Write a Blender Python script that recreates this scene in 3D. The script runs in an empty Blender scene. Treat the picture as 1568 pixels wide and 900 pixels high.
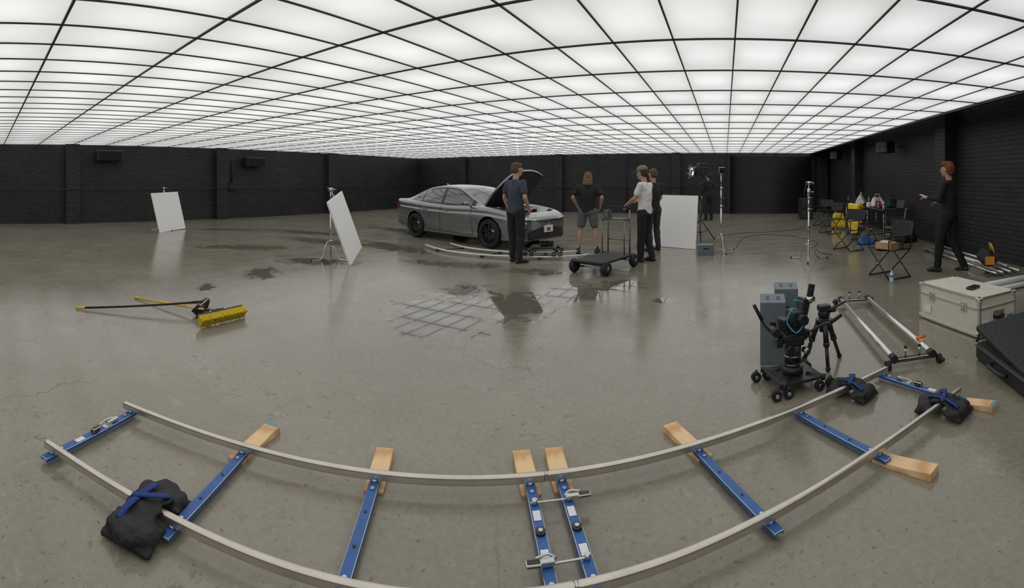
import bpy, bmesh, math, random
import numpy as np
from mathutils import Vector, Matrix, Euler, noise
from mathutils.bvhtree import BVHTree
random.seed(7)
pi=math.pi
scene=bpy.context.scene
try:
    scene.view_settings.view_transform='Standard'; scene.view_settings.look='None'
except Exception: pass
V=Vector
# ------------------------------------------------------------------ materials
MATS={}
def pm(name,col,rough=.5,metal=0.0,var=.12,vs=12,bump=0.0,bs=60,spec=.5,emit=0,coat=0):
    if name in MATS: return MATS[name]
    m=bpy.data.materials.new(name); m.use_nodes=True; nt=m.node_tree; b=nt.nodes['Principled BSDF']
    b.inputs['Roughness'].default_value=rough; b.inputs['Metallic'].default_value=metal
    b.inputs['Specular IOR Level'].default_value=spec
    b.inputs['Coat Weight'].default_value=coat; b.inputs['Coat Roughness'].default_value=.05
    tc=nt.nodes.new('ShaderNodeTexCoord'); n=nt.nodes.new('ShaderNodeTexNoise'); n.inputs['Scale'].default_value=vs; n.inputs['Detail'].default_value=4
    nt.links.new(tc.outputs['Object'],n.inputs['Vector'])
    mx=nt.nodes.new('ShaderNodeMix'); mx.data_type='RGBA'
    mx.inputs[6].default_value=(*[c*(1-var) for c in col],1); mx.inputs[7].default_value=(*[min(1,c*(1+var)) for c in col],1)
    nt.links.new(n.outputs['Fac'],mx.inputs[0]); nt.links.new(mx.outputs[2],b.inputs['Base Color'])
    if emit:
        nt.links.new(mx.outputs[2],b.inputs['Emission Color']); b.inputs['Emission Strength'].default_value=emit
    if bump:
        n2=nt.nodes.new('ShaderNodeTexNoise'); n2.inputs['Scale'].default_value=bs; n2.inputs['Detail'].default_value=3
        nt.links.new(tc.outputs['Object'],n2.inputs['Vector'])
        bp=nt.nodes.new('ShaderNodeBump'); bp.inputs['Strength'].default_value=bump; bp.inputs['Distance'].default_value=.02
        nt.links.new(n2.outputs['Fac'],bp.inputs['Height']); nt.links.new(bp.outputs['Normal'],b.inputs['Normal'])
    MATS[name]=m; return m
BLK=pm('black_paint',(.012,.012,.013),.45)
BPL=pm('black_plastic',(.018,.018,.02),.4)
RUB=pm('rubber',(.014,.014,.014),.75,bump=.2)
CHR=pm('chrome_steel',(.62,.62,.62),.22,1.0,var=.05)
ALU=pm('aluminium_tube',(.74,.73,.70),.32,.95,var=.08)
RAIL=pm('rail_steel',(.66,.62,.55),.30,.9,var=.16,vs=9)
BLUE=pm('blue_paint',(.03,.12,.36),.45,var=.25,vs=20,bump=.1)
WHT=pm('white_board',(.93,.93,.92),.5,var=.01)
LAB=pm('white_label',(.8,.8,.8),.6)
NYL=pm('black_nylon',(.015,.015,.017),.6,bump=.5,bs=40)
YEL=pm('yellow_paint',(.78,.52,.03),.45)
YBR=pm('yellow_bristle',(.80,.58,.02),.8,bump=.8,bs=180)
SKIN=pm('skin',(.50,.29,.21),.55,var=.08,bump=.1)
# ------------------------------------------------------------------ builder
class B:
    def __init__(s,name,loc=(0,0,0),rz=0,rot=None):
        s.name=name; s.bm=bmesh.new(); s.mats=[]; s.loc=V(loc); s.rot=rot if rot is not None else Euler((0,0,rz)); s.M=Matrix()
    def mi(s,m):
        if m not in s.mats: s.mats.append(m)
        return s.mats.index(m)
    def _a(s,vs,mat,smooth=False,done=None):
        i=s.mi(mat); fs=set()
        for v in vs:
            for f in v.link_faces: fs.add(f)
        for f in fs: f.material_index=i; f.smooth=smooth
        return fs
    def box(s,c,size,mat,rot=None,bev=0,seg=2):
        R=Euler(rot).to_matrix().to_4x4() if rot is not None else Matrix()
        M=s.M@Matrix.Translation(c)@R@Matrix.Diagonal((size[0],size[1],size[2],1))
        r=bmesh.ops.create_cube(s.bm,size=1,matrix=M); fs=s._a(r['verts'],mat)
        if bev:
            es=set(e for f in fs for e in f.edges)
            bmesh.ops.bevel(s.bm,geom=list(es),offset=bev,segments=seg,affect='EDGES',profile=.5)
    def cyl(s,p1,p2,r1,mat,r2=None,seg=16,smooth=True,caps=True):
        p1=V(p1);p2=V(p2);d=p2-p1;L=d.length
        if L<1e-6: return
        q=d.to_track_quat('Z','Y').to_matrix().to_4x4()
        M=s.M@Matrix.Translation((p1+p2)/2)@q
        r=bmesh.ops.create_cone(s.bm,cap_ends=caps,segments=seg,radius1=r1,radius2=r1 if r2 is None else r2,depth=L,matrix=M)
        fs=s._a(r['verts'],mat,smooth)
        for f in fs:
            if len(f.verts)>4: f.smooth=False
    def ball(s,c,r,mat,seg=16):
        if not hasattr(r,'__len__'): r=(r,r,r)
        M=s.M@Matrix.Translation(c)@Matrix.Diagonal((*r,1))
        q=bmesh.ops.create_uvsphere(s.bm,u_segments=seg,v_segments=seg//2+2,radius=1,matrix=M); s._a(q['verts'],mat,True)
    def tube(s,pts,r,mat,seg=8,cr=0,flat=None):
        pts=[V(p) for p in pts]
        if cr: pts=catmull(pts,cr)
        i=s.mi(mat); rings=[]; up=None
        n=len(pts)
        for k,p in enumerate(pts):
            t=(pts[min(k+1,n-1)]-pts[max(k-1,0)]).normalized()
            if up is None: up=V((0,0,1)) if abs(t.z)<.9 else V((1,0,0))
            x=t.cross(up).normalized(); y=x.cross(t).normalized(); up=y
            rr=r[k] if hasattr(r,'__len__') else r
            fx,fy=(flat if flat else (1,1))
            rings.append([s.bm.verts.new(s.M@(p+x*math.cos(a)*rr*fx+y*math.sin(a)*rr*fy)) for a in [2*pi*(j+.5)/seg for j in range(seg)]])
        for a,b in zip(rings,rings[1:]):
            for j in range(seg):
                f=s.bm.faces.new((a[j],a[(j+1)%seg],b[(j+1)%seg],b[j])); f.material_index=i; f.smooth=seg>4
        for ring in (rings[0][::-1],rings[-1]):
            f=s.bm.faces.new(ring); f.material_index=i
    def lathe(s,prof,c,axis,mat,seg=32,smooth=True):
        q=V(axis).to_track_quat('Z','Y').to_matrix().to_4x4(); M=s.M@Matrix.Translation(c)@q; i=s.mi(mat)
        rings=[[s.bm.verts.new(M@V((r*math.cos(2*pi*j/seg),r*math.sin(2*pi*j/seg),z))) for j in range(seg)] for r,z in prof]
        for a,b in zip(rings,rings[1:]):
            for j in range(seg):
                f=s.bm.faces.new((a[j],a[(j+1)%seg],b[(j+1)%seg],b[j])); f.material_index=i; f.smooth=smooth
    def poly(s,pts,mat,thick=0):
        i=s.mi(mat); vs=[s.bm.verts.new(s.M@V(p)) for p in pts]
        f=s.bm.faces.new(vs); f.material_index=i
        if thick:
            f.normal_update(); n=f.normal.copy()
            r=bmesh.ops.extrude_face_region(s.bm,geom=[f]); nv=[g for g in r['geom'] if isinstance(g,bmesh.types.BMVert)]
            for v in nv: v.co-=n*thick
            for v in nv:
                for g in v.link_faces: g.material_index=i
            return vs+nv
    def mesh(s,me,mat):
        i=s.mi(mat); n0=len(s.bm.faces); nv=len(s.bm.verts)
        s.bm.from_mesh(me); s.bm.faces.ensure_lookup_table(); s.bm.verts.ensure_lookup_table()
        for f in s.bm.faces[n0:]: f.material_index=i; f.smooth=True
        for v in s.bm.verts[nv:]: v.co=s.M@v.co
        bpy.data.meshes.remove(me)
    def done(s):
        bmesh.ops.recalc_face_normals(s.bm,faces=s.bm.faces)
        me=bpy.data.meshes.new(s.name); s.bm.to_mesh(me); s.bm.free()
        for m in s.mats: me.materials.append(m)
        o=bpy.data.objects.new(s.name,me); bpy.context.collection.objects.link(o)
        o.location=s.loc; o.rotation_euler=s.rot
        return o
def catmull(P,n):
    out=[]; P=[V(p) for p in P]
    for i in range(len(P)-1):
        p0=P[max(i-1,0)];p1=P[i];p2=P[i+1];p3=P[min(i+2,len(P)-1)]
        for k in range(n):
            t=k/n
            out.append(.5*((2*p1)+(-p0+p2)*t+(2*p0-5*p1+4*p2-p3)*t*t+(-p0+3*p1-3*p2+p3)*t**3))
    out.append(P[-1]); return out
_b=bmesh.new(); bmesh.ops.create_icosphere(_b,subdivisions=2,radius=1); ICO=[v.co.copy() for v in _b.verts]; _b.free()
def ell(c,r,R=None):
    if not hasattr(r,'__len__'): r=(r,r,r)
    c=V(c); out=[]
    for p in ICO:
        q=V((p.x*r[0],p.y*r[1],p.z*r[2]))
        if R is not None: q=R@q
        out.append(c+q)
    return out
def remesh(groups,voxel,smooth=3,nz=0,nf=9,seed=0):
    bm=bmesh.new()
    for pts in groups:
        vs=[bm.verts.new(p) for p in pts]
        r=bmesh.ops.convex_hull(bm,input=vs)
        dead=[g for g in set(r['geom_interior'])|set(r['geom_unused']) if isinstance(g,bmesh.types.BMVert) and g.is_valid]
        if dead: bmesh.ops.delete(bm,geom=dead,context='VERTS')
    me=bpy.data.meshes.new('tmp'); bm.to_mesh(me); bm.free()
    o=bpy.data.objects.new('tmp',me); bpy.context.collection.objects.link(o)
    md=o.modifiers.new('r','REMESH'); md.mode='VOXEL'; md.voxel_size=voxel
    dg=bpy.context.evaluated_depsgraph_get(); ev=o.evaluated_get(dg); nm=bpy.data.meshes.new_from_object(ev)
    bpy.data.objects.remove(o); bpy.data.meshes.remove(me)
    bm=bmesh.new(); bm.from_mesh(nm)
    for _ in range(smooth): bmesh.ops.smooth_vert(bm,verts=bm.verts,factor=.5,use_axis_x=True,use_axis_y=True,use_axis_z=True)
    if nz:
        bm.normal_update()
        for v in bm.verts:
            p=v.co*nf+V((seed,seed*2,0)); v.co+=v.normal*nz*(noise.noise(p)+.5*noise.noise(p*2.1))
    bm.to_mesh(nm); bm.free(); return nm

# ------------------------------------------------------------------ room
XL,XR,YB,YF=-16.2,4.8,21.3,-7.0
CZ=2.75; TOPZ=3.5
def nodes(name):
    m=bpy.data.materials.new(name); m.use_nodes=True; nt=m.node_tree
    return m,nt,nt.nodes['Principled BSDF'],nt.nodes.new('ShaderNodeTexCoord')
def math_(nt,op,a,b=None,c=None,clamp=False):
    n=nt.nodes.new('ShaderNodeMath'); n.operation=op; n.use_clamp=clamp
    for i,x in enumerate((a,b,c)):
        if x is None: continue
        if isinstance(x,(int,float)): n.inputs[i].default_value=x
        else: nt.links.new(x,n.inputs[i])
    return n.outputs[0]
def brick_mat(name,axis):
    m,nt,b,tc=nodes(name)
    sx=nt.nodes.new('ShaderNodeSeparateXYZ'); nt.links.new(tc.outputs['Object'],sx.inputs[0])
    cb=nt.nodes.new('ShaderNodeCombineXYZ'); nt.links.new(sx.outputs[axis],cb.inputs[0]); nt.links.new(sx.outputs[2],cb.inputs[1])
    br=nt.nodes.new('ShaderNodeTexBrick'); nt.links.new(cb.outputs[0],br.inputs['Vector'])
    br.inputs['Scale'].default_value=1; br.inputs['Brick Width'].default_value=.24; br.inputs['Row Height'].default_value=.085
    br.inputs['Mortar Size'].default_value=.009; br.inputs['Mortar Smooth'].default_value=.3
    br.inputs['Color1'].default_value=(.034,.034,.037,1); br.inputs['Color2'].default_value=(.022,.022,.024,1); br.inputs['Mortar'].default_value=(.007,.007,.008,1)
    nz=nt.nodes.new('ShaderNodeTexNoise'); nz.inputs['Scale'].default_value=.8; nz.inputs['Detail'].default_value=6; nt.links.new(tc.outputs['Object'],nz.inputs['Vector'])
    mx=nt.nodes.new('ShaderNodeMix'); mx.data_type='RGBA'; mx.blend_type='MULTIPLY'; mx.inputs[0].default_value=1
    nt.links.new(br.outputs['Color'],mx.inputs[6]); mr=nt.nodes.new('ShaderNodeMapRange'); mr.inputs[3].default_value=.6; mr.inputs[4].default_value=1.5
    nt.links.new(nz.outputs['Fac'],mr.inputs[0]); nt.links.new(mr.outputs[0],mx.inputs[7]); nt.links.new(mx.outputs[2],b.inputs['Base Color'])
    b.inputs['Roughness'].default_value=.5; b.inputs['Specular IOR Level'].default_value=.4
    bp=nt.nodes.new('ShaderNodeBump'); bp.inputs['Strength'].default_value=.9; bp.inputs['Distance'].default_value=.02; bp.invert=True
    nt.links.new(br.outputs['Fac'],bp.inputs['Height']); nt.links.new(bp.outputs['Normal'],b.inputs['Normal'])
    return m
BRX=brick_mat('black_brick_x',0); BRY=brick_mat('black_brick_y',1)
def wall(name,x0,x1,y0,y1,mat):
    b=B(name); b.box(((x0+x1)/2,(y0+y1)/2,TOPZ/2),(x1-x0,y1-y0,TOPZ),mat); return b.done()
wall('wall_left',XL-.2,XL,YF-.2,YB+.2,BRY); wall('wall_right',XR,XR+.2,YF-.2,YB+.2,BRY)
wall('wall_back',XL,XR,YB,YB+.2,BRX); wall('wall_front',XL,XR,YF-.2,YF,BRX)
def pil(name,cx,cy,sx,sy,mat): 
    b=B(name); b.box((cx,cy,TOPZ/2-.002),(sx,sy,TOPZ-.01),mat,bev=.01); b.done()
for y in (-2.8,2.98,8.78,14.5): pil('wall_pilaster',XL+.12,y,.24,.5,BRY)
for y in (3.0,9.2,16.2): pil('wall_pilaster',XR-.14,y,.28,.5,BRY)
for x in (-13.2,-7.8,-2.2): pil('wall_pilaster',x,YB-.1,.4,.2,BRX)
pil('wall_pilaster',4.45,YB-.15,.45,.3,BRX)
b=B('roof_slab'); b.box(((XL+XR)/2,(YB+YF)/2,TOPZ+.05),(XR-XL+.4,YB-YF+.4,.1),BLK); b.done()
# luminous ceiling
GX,GY=.55,1.19; OX,OY=.09,4.18
CX1=3.9
m,nt,bs,tc=nodes('luminous_fabric')
sx=nt.nodes.new('ShaderNodeSeparateXYZ'); nt.links.new(tc.outputs['Object'],sx.inputs[0])
ux=math_(nt,'DIVIDE',math_(nt,'SUBTRACT',sx.outputs[0],OX),GX); uy=math_(nt,'DIVIDE',math_(nt,'SUBTRACT',sx.outputs[1],OY),GY)
def bump1(u,p):
    f=math_(nt,'SUBTRACT',math_(nt,'FRACT',u),.5); a=math_(nt,'ABSOLUTE',f); return math_(nt,'SUBTRACT',1.0,math_(nt,'POWER',math_(nt,'MULTIPLY',a,2.0),p))
bb=math_(nt,'MULTIPLY',bump1(ux,3),bump1(uy,1.6))
wn=nt.nodes.new('ShaderNodeTexWhiteNoise'); cb=nt.nodes.new('ShaderNodeCombineXYZ')
nt.links.new(math_(nt,'FLOOR',ux),cb.inputs[0]); nt.links.new(math_(nt,'FLOOR',uy),cb.inputs[1]); nt.links.new(cb.outputs[0],wn.inputs['Vector'])
nz=nt.nodes.new('ShaderNodeTexNoise'); nz.inputs['Scale'].default_value=1.1; nz.inputs['Detail'].default_value=3; nt.links.new(tc.outputs['Object'],nz.inputs['Vector'])
e=math_(nt,'ADD',math_(nt,'MULTIPLY',bb,.24),math_(nt,'ADD',math_(nt,'MULTIPLY',wn.outputs[0],.06),math_(nt,'ADD',math_(nt,'MULTIPLY',nz.outputs['Fac'],.24),.42)))
bs.inputs['Base Color'].default_value=(.6,.6,.6,1); bs.inputs['Roughness'].default_value=.6; bs.inputs['Specular IOR Level'].default_value=.2
bs.inputs['Emission Color'].default_value=(1,1,1,1); nt.links.new(e,bs.inputs['Emission Strength'])
LUM=m
b=B('ceiling'); b.box(((XL+CX1)/2,(YB+YF)/2,CZ+.05),(CX1-XL,YB-YF,.1),LUM); b.done()
b=B('ceiling_grid')
k=math.ceil((XL-OX)/GX)
while OX+k*GX<CX1:
    b.box((OX+k*GX,(YB+YF)/2,CZ-.006),(.014,YB-YF,.012),BLK); k+=1
k=math.ceil((YF-OY)/GY)
while OY+k*GY<YB:
    b.box(((XL+CX1)/2,OY+k*GY,CZ-.008),(CX1-XL,.020,.014),BLK); k+=1
b.box((CX1+.03,(YB+YF)/2,CZ+.04),(.05,YB-YF,.16),BLK)
b.done()
# floor
m,nt,bs,tc=nodes('polished_concrete'); L=nt.links
def noise_(scale,detail=5,rough=.55,dist=0):
    n=nt.nodes.new('ShaderNodeTexNoise'); n.inputs['Scale'].default_value=scale; n.inputs['Detail'].default_value=detail; n.inputs['Roughness'].default_value=rough; n.inputs['Distortion'].default_value=dist
    L.new(tc.outputs['Object'],n.inputs['Vector']); return n.outputs['Fac']
def mr(x,a,b_,c=0,d=1):
    n=nt.nodes.new('ShaderNodeMapRange'); L.new(x,n.inputs[0])
    for i,v in enumerate((a,b_,c,d)): n.inputs[i+1].default_value=v
    return n.outputs[0]
def mix(f,a,b_,bl='MIX'):
    n=nt.nodes.new('ShaderNodeMix'); n.data_type='RGBA'; n.blend_type=bl
    for i,x in ((0,f),(6,a),(7,b_)):
        if isinstance(x,(int,float)): n.inputs[i].default_value=x
        elif isinstance(x,tuple): n.inputs[i].default_value=(*x,1)
        else: L.new(x,n.inputs[i])
    return n.outputs[2]
c1=mix(mr(noise_(.45,6,.6),.35,.65),(.185,.168,.122),(.30,.275,.215))
c2=mix(mr(noise_(3.5,8,.65,.6),.3,.7,0,.6),c1,(.20,.18,.132))
c2=mix(mr(noise_(30,3),.35,.7,0,.4),c2,(.33,.31,.25))
spots=mr(noise_(11,5,.7),.585,.64); big=mr(noise_(.9,3),.45,.6)
c3=mix(math_(nt,'MULTIPLY',spots,math_(nt,'MULTIPLY',big,.6)),c2,(.075,.065,.048))
fine=mr(noise_(38,3),.63,.69,0,.65); c3=mix(fine,c3,(.08,.07,.052))
pale=math_(nt,'MULTIPLY',mr(noise_(6,6,.7,.8),.60,.70),.45); c3=mix(pale,c3,(.40,.38,.32))
vo=nt.nodes.new('ShaderNodeTexVoronoi'); vo.feature='DISTANCE_TO_EDGE'; vo.inputs['Scale'].default_value=.45
va=nt.nodes.new('ShaderNodeVectorMath'); va.operation='ADD'; nn=nt.nodes.new('ShaderNodeTexNoise'); nn.inputs['Scale'].default_value=1.5; nn.inputs['Detail'].default_value=5
L.new(tc.outputs['Object'],nn.inputs['Vector']); L.new(tc.outputs['Object'],va.inputs[0]); L.new(nn.outputs['Color'],va.inputs[1]); L.new(va.outputs[0],vo.inputs['Vector'])
crack=math_(nt,'MULTIPLY',mr(vo.outputs['Distance'],.001,.005,1,0),mr(noise_(.7,2),.48,.6,0,.6))
c4=mix(crack,c3,(.08,.07,.055))
PUD=[(-2.95,4.3,.56,.85,.5),(-2.40,5.05,.48,.70,.3),(-1.95,5.9,.45,.45,0),(-3.3,5.4,.3,.4,0),(-6.3,4.17,.22,.4,.8),(-6.65,5.55,.5,.3,.6),
(-6.7,8.0,1.1,.35,-.2),(-9.0,5.4,.9,.3,.9),(-8.6,7.6,1.2,.35,.2),(-5.8,2.93,.10,.2,.9),(-.76,5.75,.12,.15,0),(-1.5,6.5,.3,.35,0),(-10.5,8.5,1.2,.3,.3),(-4.5,7.0,.7,.25,.2),(-7.5,10.6,2.6,.35,-.2),(-12.5,7,.9,.25,.9),(-3.0,7.0,.5,.25,0)]
cur=None
for (cx,cy,rx,ry,ro) in PUD:
    mp=nt.nodes.new('ShaderNodeMapping'); mp.vector_type='TEXTURE'; mp.inputs['Location'].default_value=(cx,cy,0); mp.inputs['Rotation'].default_value=(0,0,ro); mp.inputs['Scale'].default_value=(rx,ry,1)
    L.new(tc.outputs['Object'],mp.inputs['Vector']); ln=nt.nodes.new('ShaderNodeVectorMath'); ln.operation='LENGTH'; L.new(mp.outputs[0],ln.inputs[0])
    v=math_(nt,'SUBTRACT',1.0,ln.outputs['Value']); cur=v if cur is None else math_(nt,'MAXIMUM',cur,v)
pn=math_(nt,'ADD',math_(nt,'MAXIMUM',cur,-1.0),math_(nt,'MULTIPLY',math_(nt,'SUBTRACT',noise_(4.5,5,.6,.6),.5),3.0))
pud=mr(pn,.0,.16); damp=mr(pn,-.6,.12)
c5=mix(math_(nt,'MULTIPLY',damp,.25),c4,(.09,.08,.062)); c5=mix(math_(nt,'MULTIPLY',pud,.5),c5,(.08,.075,.062))
L.new(c5,bs.inputs['Base Color'])
rg0=mr(noise_(1.7,6,.6),.3,.7,.12,.23)
mfd=nt.nodes.new('ShaderNodeMix'); mfd.data_type='FLOAT'; L.new(damp,mfd.inputs[0]); L.new(rg0,mfd.inputs[2]); mfd.inputs[3].default_value=.10; rg=mfd.outputs[0]
mf=nt.nodes.new('ShaderNodeMix'); mf.data_type='FLOAT'; L.new(pud,mf.inputs[0]); L.new(rg,mf.inputs[2]); mf.inputs[3].default_value=.02
L.new(mf.outputs[0],bs.inputs['Roughness'])
mf2=nt.nodes.new('ShaderNodeMix'); mf2.data_type='FLOAT'; L.new(pud,mf2.inputs[0]); mf2.inputs[2].default_value=.6; mf2.inputs[3].default_value=.8; L.new(mf2.outputs[0],bs.inputs['Specular IOR Level'])
bp=nt.nodes.new('ShaderNodeBump'); bp.inputs['Distance'].default_value=.003; L.new(math_(nt,'MULTIPLY',math_(nt,'SUBTRACT',1.0,pud),.25),bp.inputs['Strength']); L.new(noise_(9,6,.6),bp.inputs['Height']); L.new(bp.outputs['Normal'],bs.inputs['Normal'])
FLOOR=m
b=B('floor'); b.box(((XL+XR)/2,(YB+YF)/2,-.1),(XR-XL+.4,YB-YF+.4,.2),FLOOR); b.done()
# roll-up door
b=B('door_1'); SL=pm('door_slats',(.022,.022,.024),.4)
z=.04
while z<2.66:
    b.tube([(.25,YB-.05,z),(3.95,YB-.05,z)],.045,SL,seg=6,flat=(.4,1)); z+=.085
b.box((.17,YB-.07,1.35),(.14,.13,2.7),BLK); b.box((4.02,YB-.07,1.35),(.12,.13,2.7),BLK); b.done()
b=B('wall_conduit'); b.tube([(XL+.27,YF+.5,1.2),(XL+.27,YB-.3,1.2),],.02,BLK); b.tube([(XL+.3,YB-.23,1.2),(.0,YB-.23,1.2)],.02,BLK)
b.box((XL+.06,9.3,1.25),(.12,.35,.3),BLK,bev=.01); b.tube([(XL+.05,9.3,1.4),(XL+.05,9.3,2.3)],.02,BLK)
b.tube([(XR-.33,8.85,0),(XR-.33,8.85,1.9)],.03,BLK)
b.tube([(-4.5,YB-.05,0),(-4.5,YB-.05,2.7)],.02,BLK)
b.done()
def vent(name,c,size):
    b=B(name,c); b.box((0,0,0),size,BPL,bev=.02)
    n=7
    for i in range(n):
        z=-size[2]*.4+size[2]*.8*i/(n-1); b.box((size[0]/2+.01,0,z),(.02,size[1]*.88,size[2]*.06),BLK,rot=(0,.5,0))
    b.box((-size[0]*.5-.03,0,.05),(.08,.1,.1),BLK); b.done()
vent('wall_heater',(XL+.28,4.25,2.36),(.4,.95,.36)); vent('wall_heater',(XL+.28,10.2,2.24),(.4,.9,.36))
def speaker(c,s):
    b=B('wall_speaker',c,rz=.35); G=pm('speaker_grille',(.09,.09,.095),.6,bump=.5,bs=200)
    b.box((0,0,0),(.3*s,.5*s,.32*s),BPL,bev=.02); b.box((-.155*s,0,0),(.015,.44*s,.27*s),G,bev=.005)
    b.cyl((-.165*s,.08*s,0),(-.17*s,.08*s,0),.09*s,BLK); b.cyl((-.165*s,-.12*s,0),(-.17*s,-.12*s,0),.05*s,BLK)
    b.box((.2*s,0,.05),(.22*s,.06,.06),BLK); b.done()
speaker((4.42,12.45,2.42),1.0); speaker((4.4,18.2,2.5),1.0)

# ------------------------------------------------------------------ dolly track (near)
def wood_mat():
    m,nt,bs,tc=nodes('pine_wood'); w=nt.nodes.new('ShaderNodeTexWave'); w.wave_type='RINGS'; w.inputs['Scale'].default_value=6; w.inputs['Distortion'].default_value=5; w.inputs['Detail'].default_value=3; w.inputs['Detail Scale'].default_value=.8
    mp=nt.nodes.new('ShaderNodeMapping'); mp.inputs['Scale'].default_value=(2.2,.35,1); nt.links.new(tc.outputs['Object'],mp.inputs[0]); nt.links.new(mp.outputs[0],w.inputs['Vector'])
    cr=nt.nodes.new('ShaderNodeMix'); cr.data_type='RGBA'; cr.inputs[6].default_value=(.66,.38,.17,1); cr.inputs[7].default_value=(.88,.62,.34,1)
    nt.links.new(w.outputs['Fac'],cr.inputs[0]); nt.links.new(cr.outputs[2],bs.inputs['Base Color']); bs.inputs['Roughness'].default_value=.6; return m
WOOD=wood_mat()
ang=math.radians(31.4)
def trk(x,y,z=0):
    c,s=math.cos(ang),math.sin(ang); return V((-.661+c*x-s*y,1.821+s*x+c*y,z))
b=B('camera_dolly_track',(-.661,1.821,0),rz=ang)
for ysg in (1,-1):
    y=.315*ysg
    for x0,x1 in ((-2.36,-.012),(-.008,2.36)):
        b.box(((x0+x1)/2,y,.07),(x1-x0,.034,.044),RAIL,bev=.012,seg=3)
        for xe in (x0,x1): b.box((xe,y,.07),(.004,.026,.034),CHR)
TIES=[-2.305,-1.53,-.825,-.086,.067,.805,1.516,2.32]
for i,x in enumerate(TIES):
    b.box((x,0,.036),(.05,.76,.010),BLUE,bev=.003)
    b.box((x-.022,0,.030),(.006,.75,.018),BLUE); b.box((x+.022,0,.030),(.006,.75,.018),BLUE)
    for ysg in (1,-1):
        b.cyl((x,.315*ysg,.035),(x,.315*ysg,.055),.018,CHR,seg=10)
        b.cyl((x,.255*ysg,.041),(x,.255*ysg,.048),.010,CHR,seg=8)
    if i in (0,3,4,7):
        for yy in (-.12,.1,): b.box((x,yy,.0425),(.032,.06,.002),LAB)
        b.cyl((x,0.0,.04),(x,0.0,.052),.022,BPL,seg=12); b.cyl((x,0.0,.052),(x,0.0,.056),.010,CHR,seg=12)
    else:
        for yy in (-.1,.1): b.cyl((x,yy,.041),(x,yy,.043),.008,BLK,seg=8)
for yy in (.17,-.17):
    b.box((-.02,yy,.050),(.17,.010,.007),CHR,bev=.002)
    sx_=1 if yy>0 else -1
    b.box((sx_*.09,yy,.058),(.06,.026,.02),CHR,bev=.004); b.box((sx_*.14,yy-.005,.062),(.06,.034,.014),BPL,bev=.005)
    b.tube([(sx_*.05,yy+.012,.056),(sx_*.08,yy+.02,.072),(sx_*.13,yy+.012,.068)],.005,CHR,cr=3)
    b.cyl((-.086,yy,.04),(-.086,yy,.066),.012,CHR,seg=10); b.cyl((.067,yy,.04),(.067,yy,.066),.012,CHR,seg=10)
for x in (-2.305,2.32):
    b.box((x,.14,.055),(.03,.09,.018),CHR,bev=.004); b.tube([(x-.01,.18,.06),(x-.01,.1,.07),(x-.01,.04,.06)],.005,CHR,cr=3); b.box((x+.005,.0,.058),(.028,.06,.02),BPL,bev=.004)
b.done()
def plank(x,y0,y1,r=0,w=.095,bt=False):
    c=trk(x,(y0+y1)/2); b=B('wood_wedge',(c.x,c.y,0),rz=ang+r); Ln=abs(y1-y0)
    sg=1 if y1>y0 else -1
    h0,h1=.016,.042
    P=[(-w/2,-Ln/2*sg,0),(w/2,-Ln/2*sg,0),(w/2,Ln/2*sg,0),(-w/2,Ln/2*sg,0),(-w/2,-Ln/2*sg,h0),(w/2,-Ln/2*sg,h0),(w/2,Ln/2*sg,h1),(-w/2,Ln/2*sg,h1)]
    vs=[b.bm.verts.new(p) for p in P]; i=b.mi(WOOD)
    for q in ((0,1,2,3),(4,5,6,7),(0,1,5,4),(1,2,6,5),(2,3,7,6),(3,0,4,7)): f=b.bm.faces.new([vs[k] for k in q]); f.material_index=i
    bmesh.ops.bevel(b.bm,geom=b.bm.edges[:],offset=.002,segments=1,affect='EDGES')
    if bt:
        BT=pm('blue_tape',(.12,.35,.5),.6); b.box((0,(Ln/2-.012)*sg,h1-.002),(w*.9,.022,.004),BT)
    b.done()
plank(-1.53,.28,.66,-.15,bt=True); plank(-.825,.28,.60,.0); plank(-.09,.28,.60,.04); plank(.075,.28,.60,-.02); plank(.805,.28,.64,.12); plank(1.56,-.28,-.62,.15); plank(2.34,-.27,-.58,.1,bt=True)
BLUE2=pm('blue_webbing',(.012,.05,.24),.7,bump=.4,bs=150)
def sandbag(x,y,rz=0,sc=1):
    c=trk(x,y); b=B('sandbag',(c.x,c.y,0),rz=ang+rz)
    for sg in (1,-1):
        g=[]; cy=.125*sg*sc; zc=.046
        g.append(ell((-.085*sc,cy,zc),(.045*sc,.065*sc,.038))+ell((.085*sc,cy,zc),(.045*sc,.065*sc,.042)))
        g.append(ell((0,cy+.01*sg,zc+.006),(.09*sc,.09*sc,.046)))
        g.append(ell((-.115*sc,cy+.06*sg*sc,.02),.012)+ell((.115*sc,cy+.06*sg*sc,.02),.012)+ell((.115*sc,cy-.06*sg*sc,.05),.014)+ell((-.115*sc,cy-.06*sg*sc,.05),.014))
        g.append(ell((-.07*sc,.03*sg,.100),(.02,.03,.008))+ell((.07*sc,.03*sg,.100),(.02,.03,.008))+ell((0,cy,.065),(.08,.02,.018)))
        me=remesh(g,.007,3,.009,15,seed=x+sg)
        for v in me.vertices: v.co.z=max(v.co.z,.002)
        b.mesh(me,NYL)
    b.box((0,0,.104),(.15*sc,.09,.008),NYL,bev=.003)
    b.tube([(-.06*sc,-.15*sc,.085),(-.05,-.09*sc,.108),(-.04,-.03,.114),(-.03,.05,.114),(-.03,.12*sc,.098)],.018,BLUE2,seg=6,cr=4,flat=(1,.25))
    b.tube([(-.07,-.02,.114),(-.02,-.01,.122),(.05,.02,.126),(.07,.06,.108)],.016,BLUE2,seg=6,cr=4,flat=(1,.3))
    b.done()
sandbag(-1.66,-.315,.1,.95); sandbag(1.98,.315,.2,.78); sandbag(2.16,-.315,.1,.82)

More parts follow.
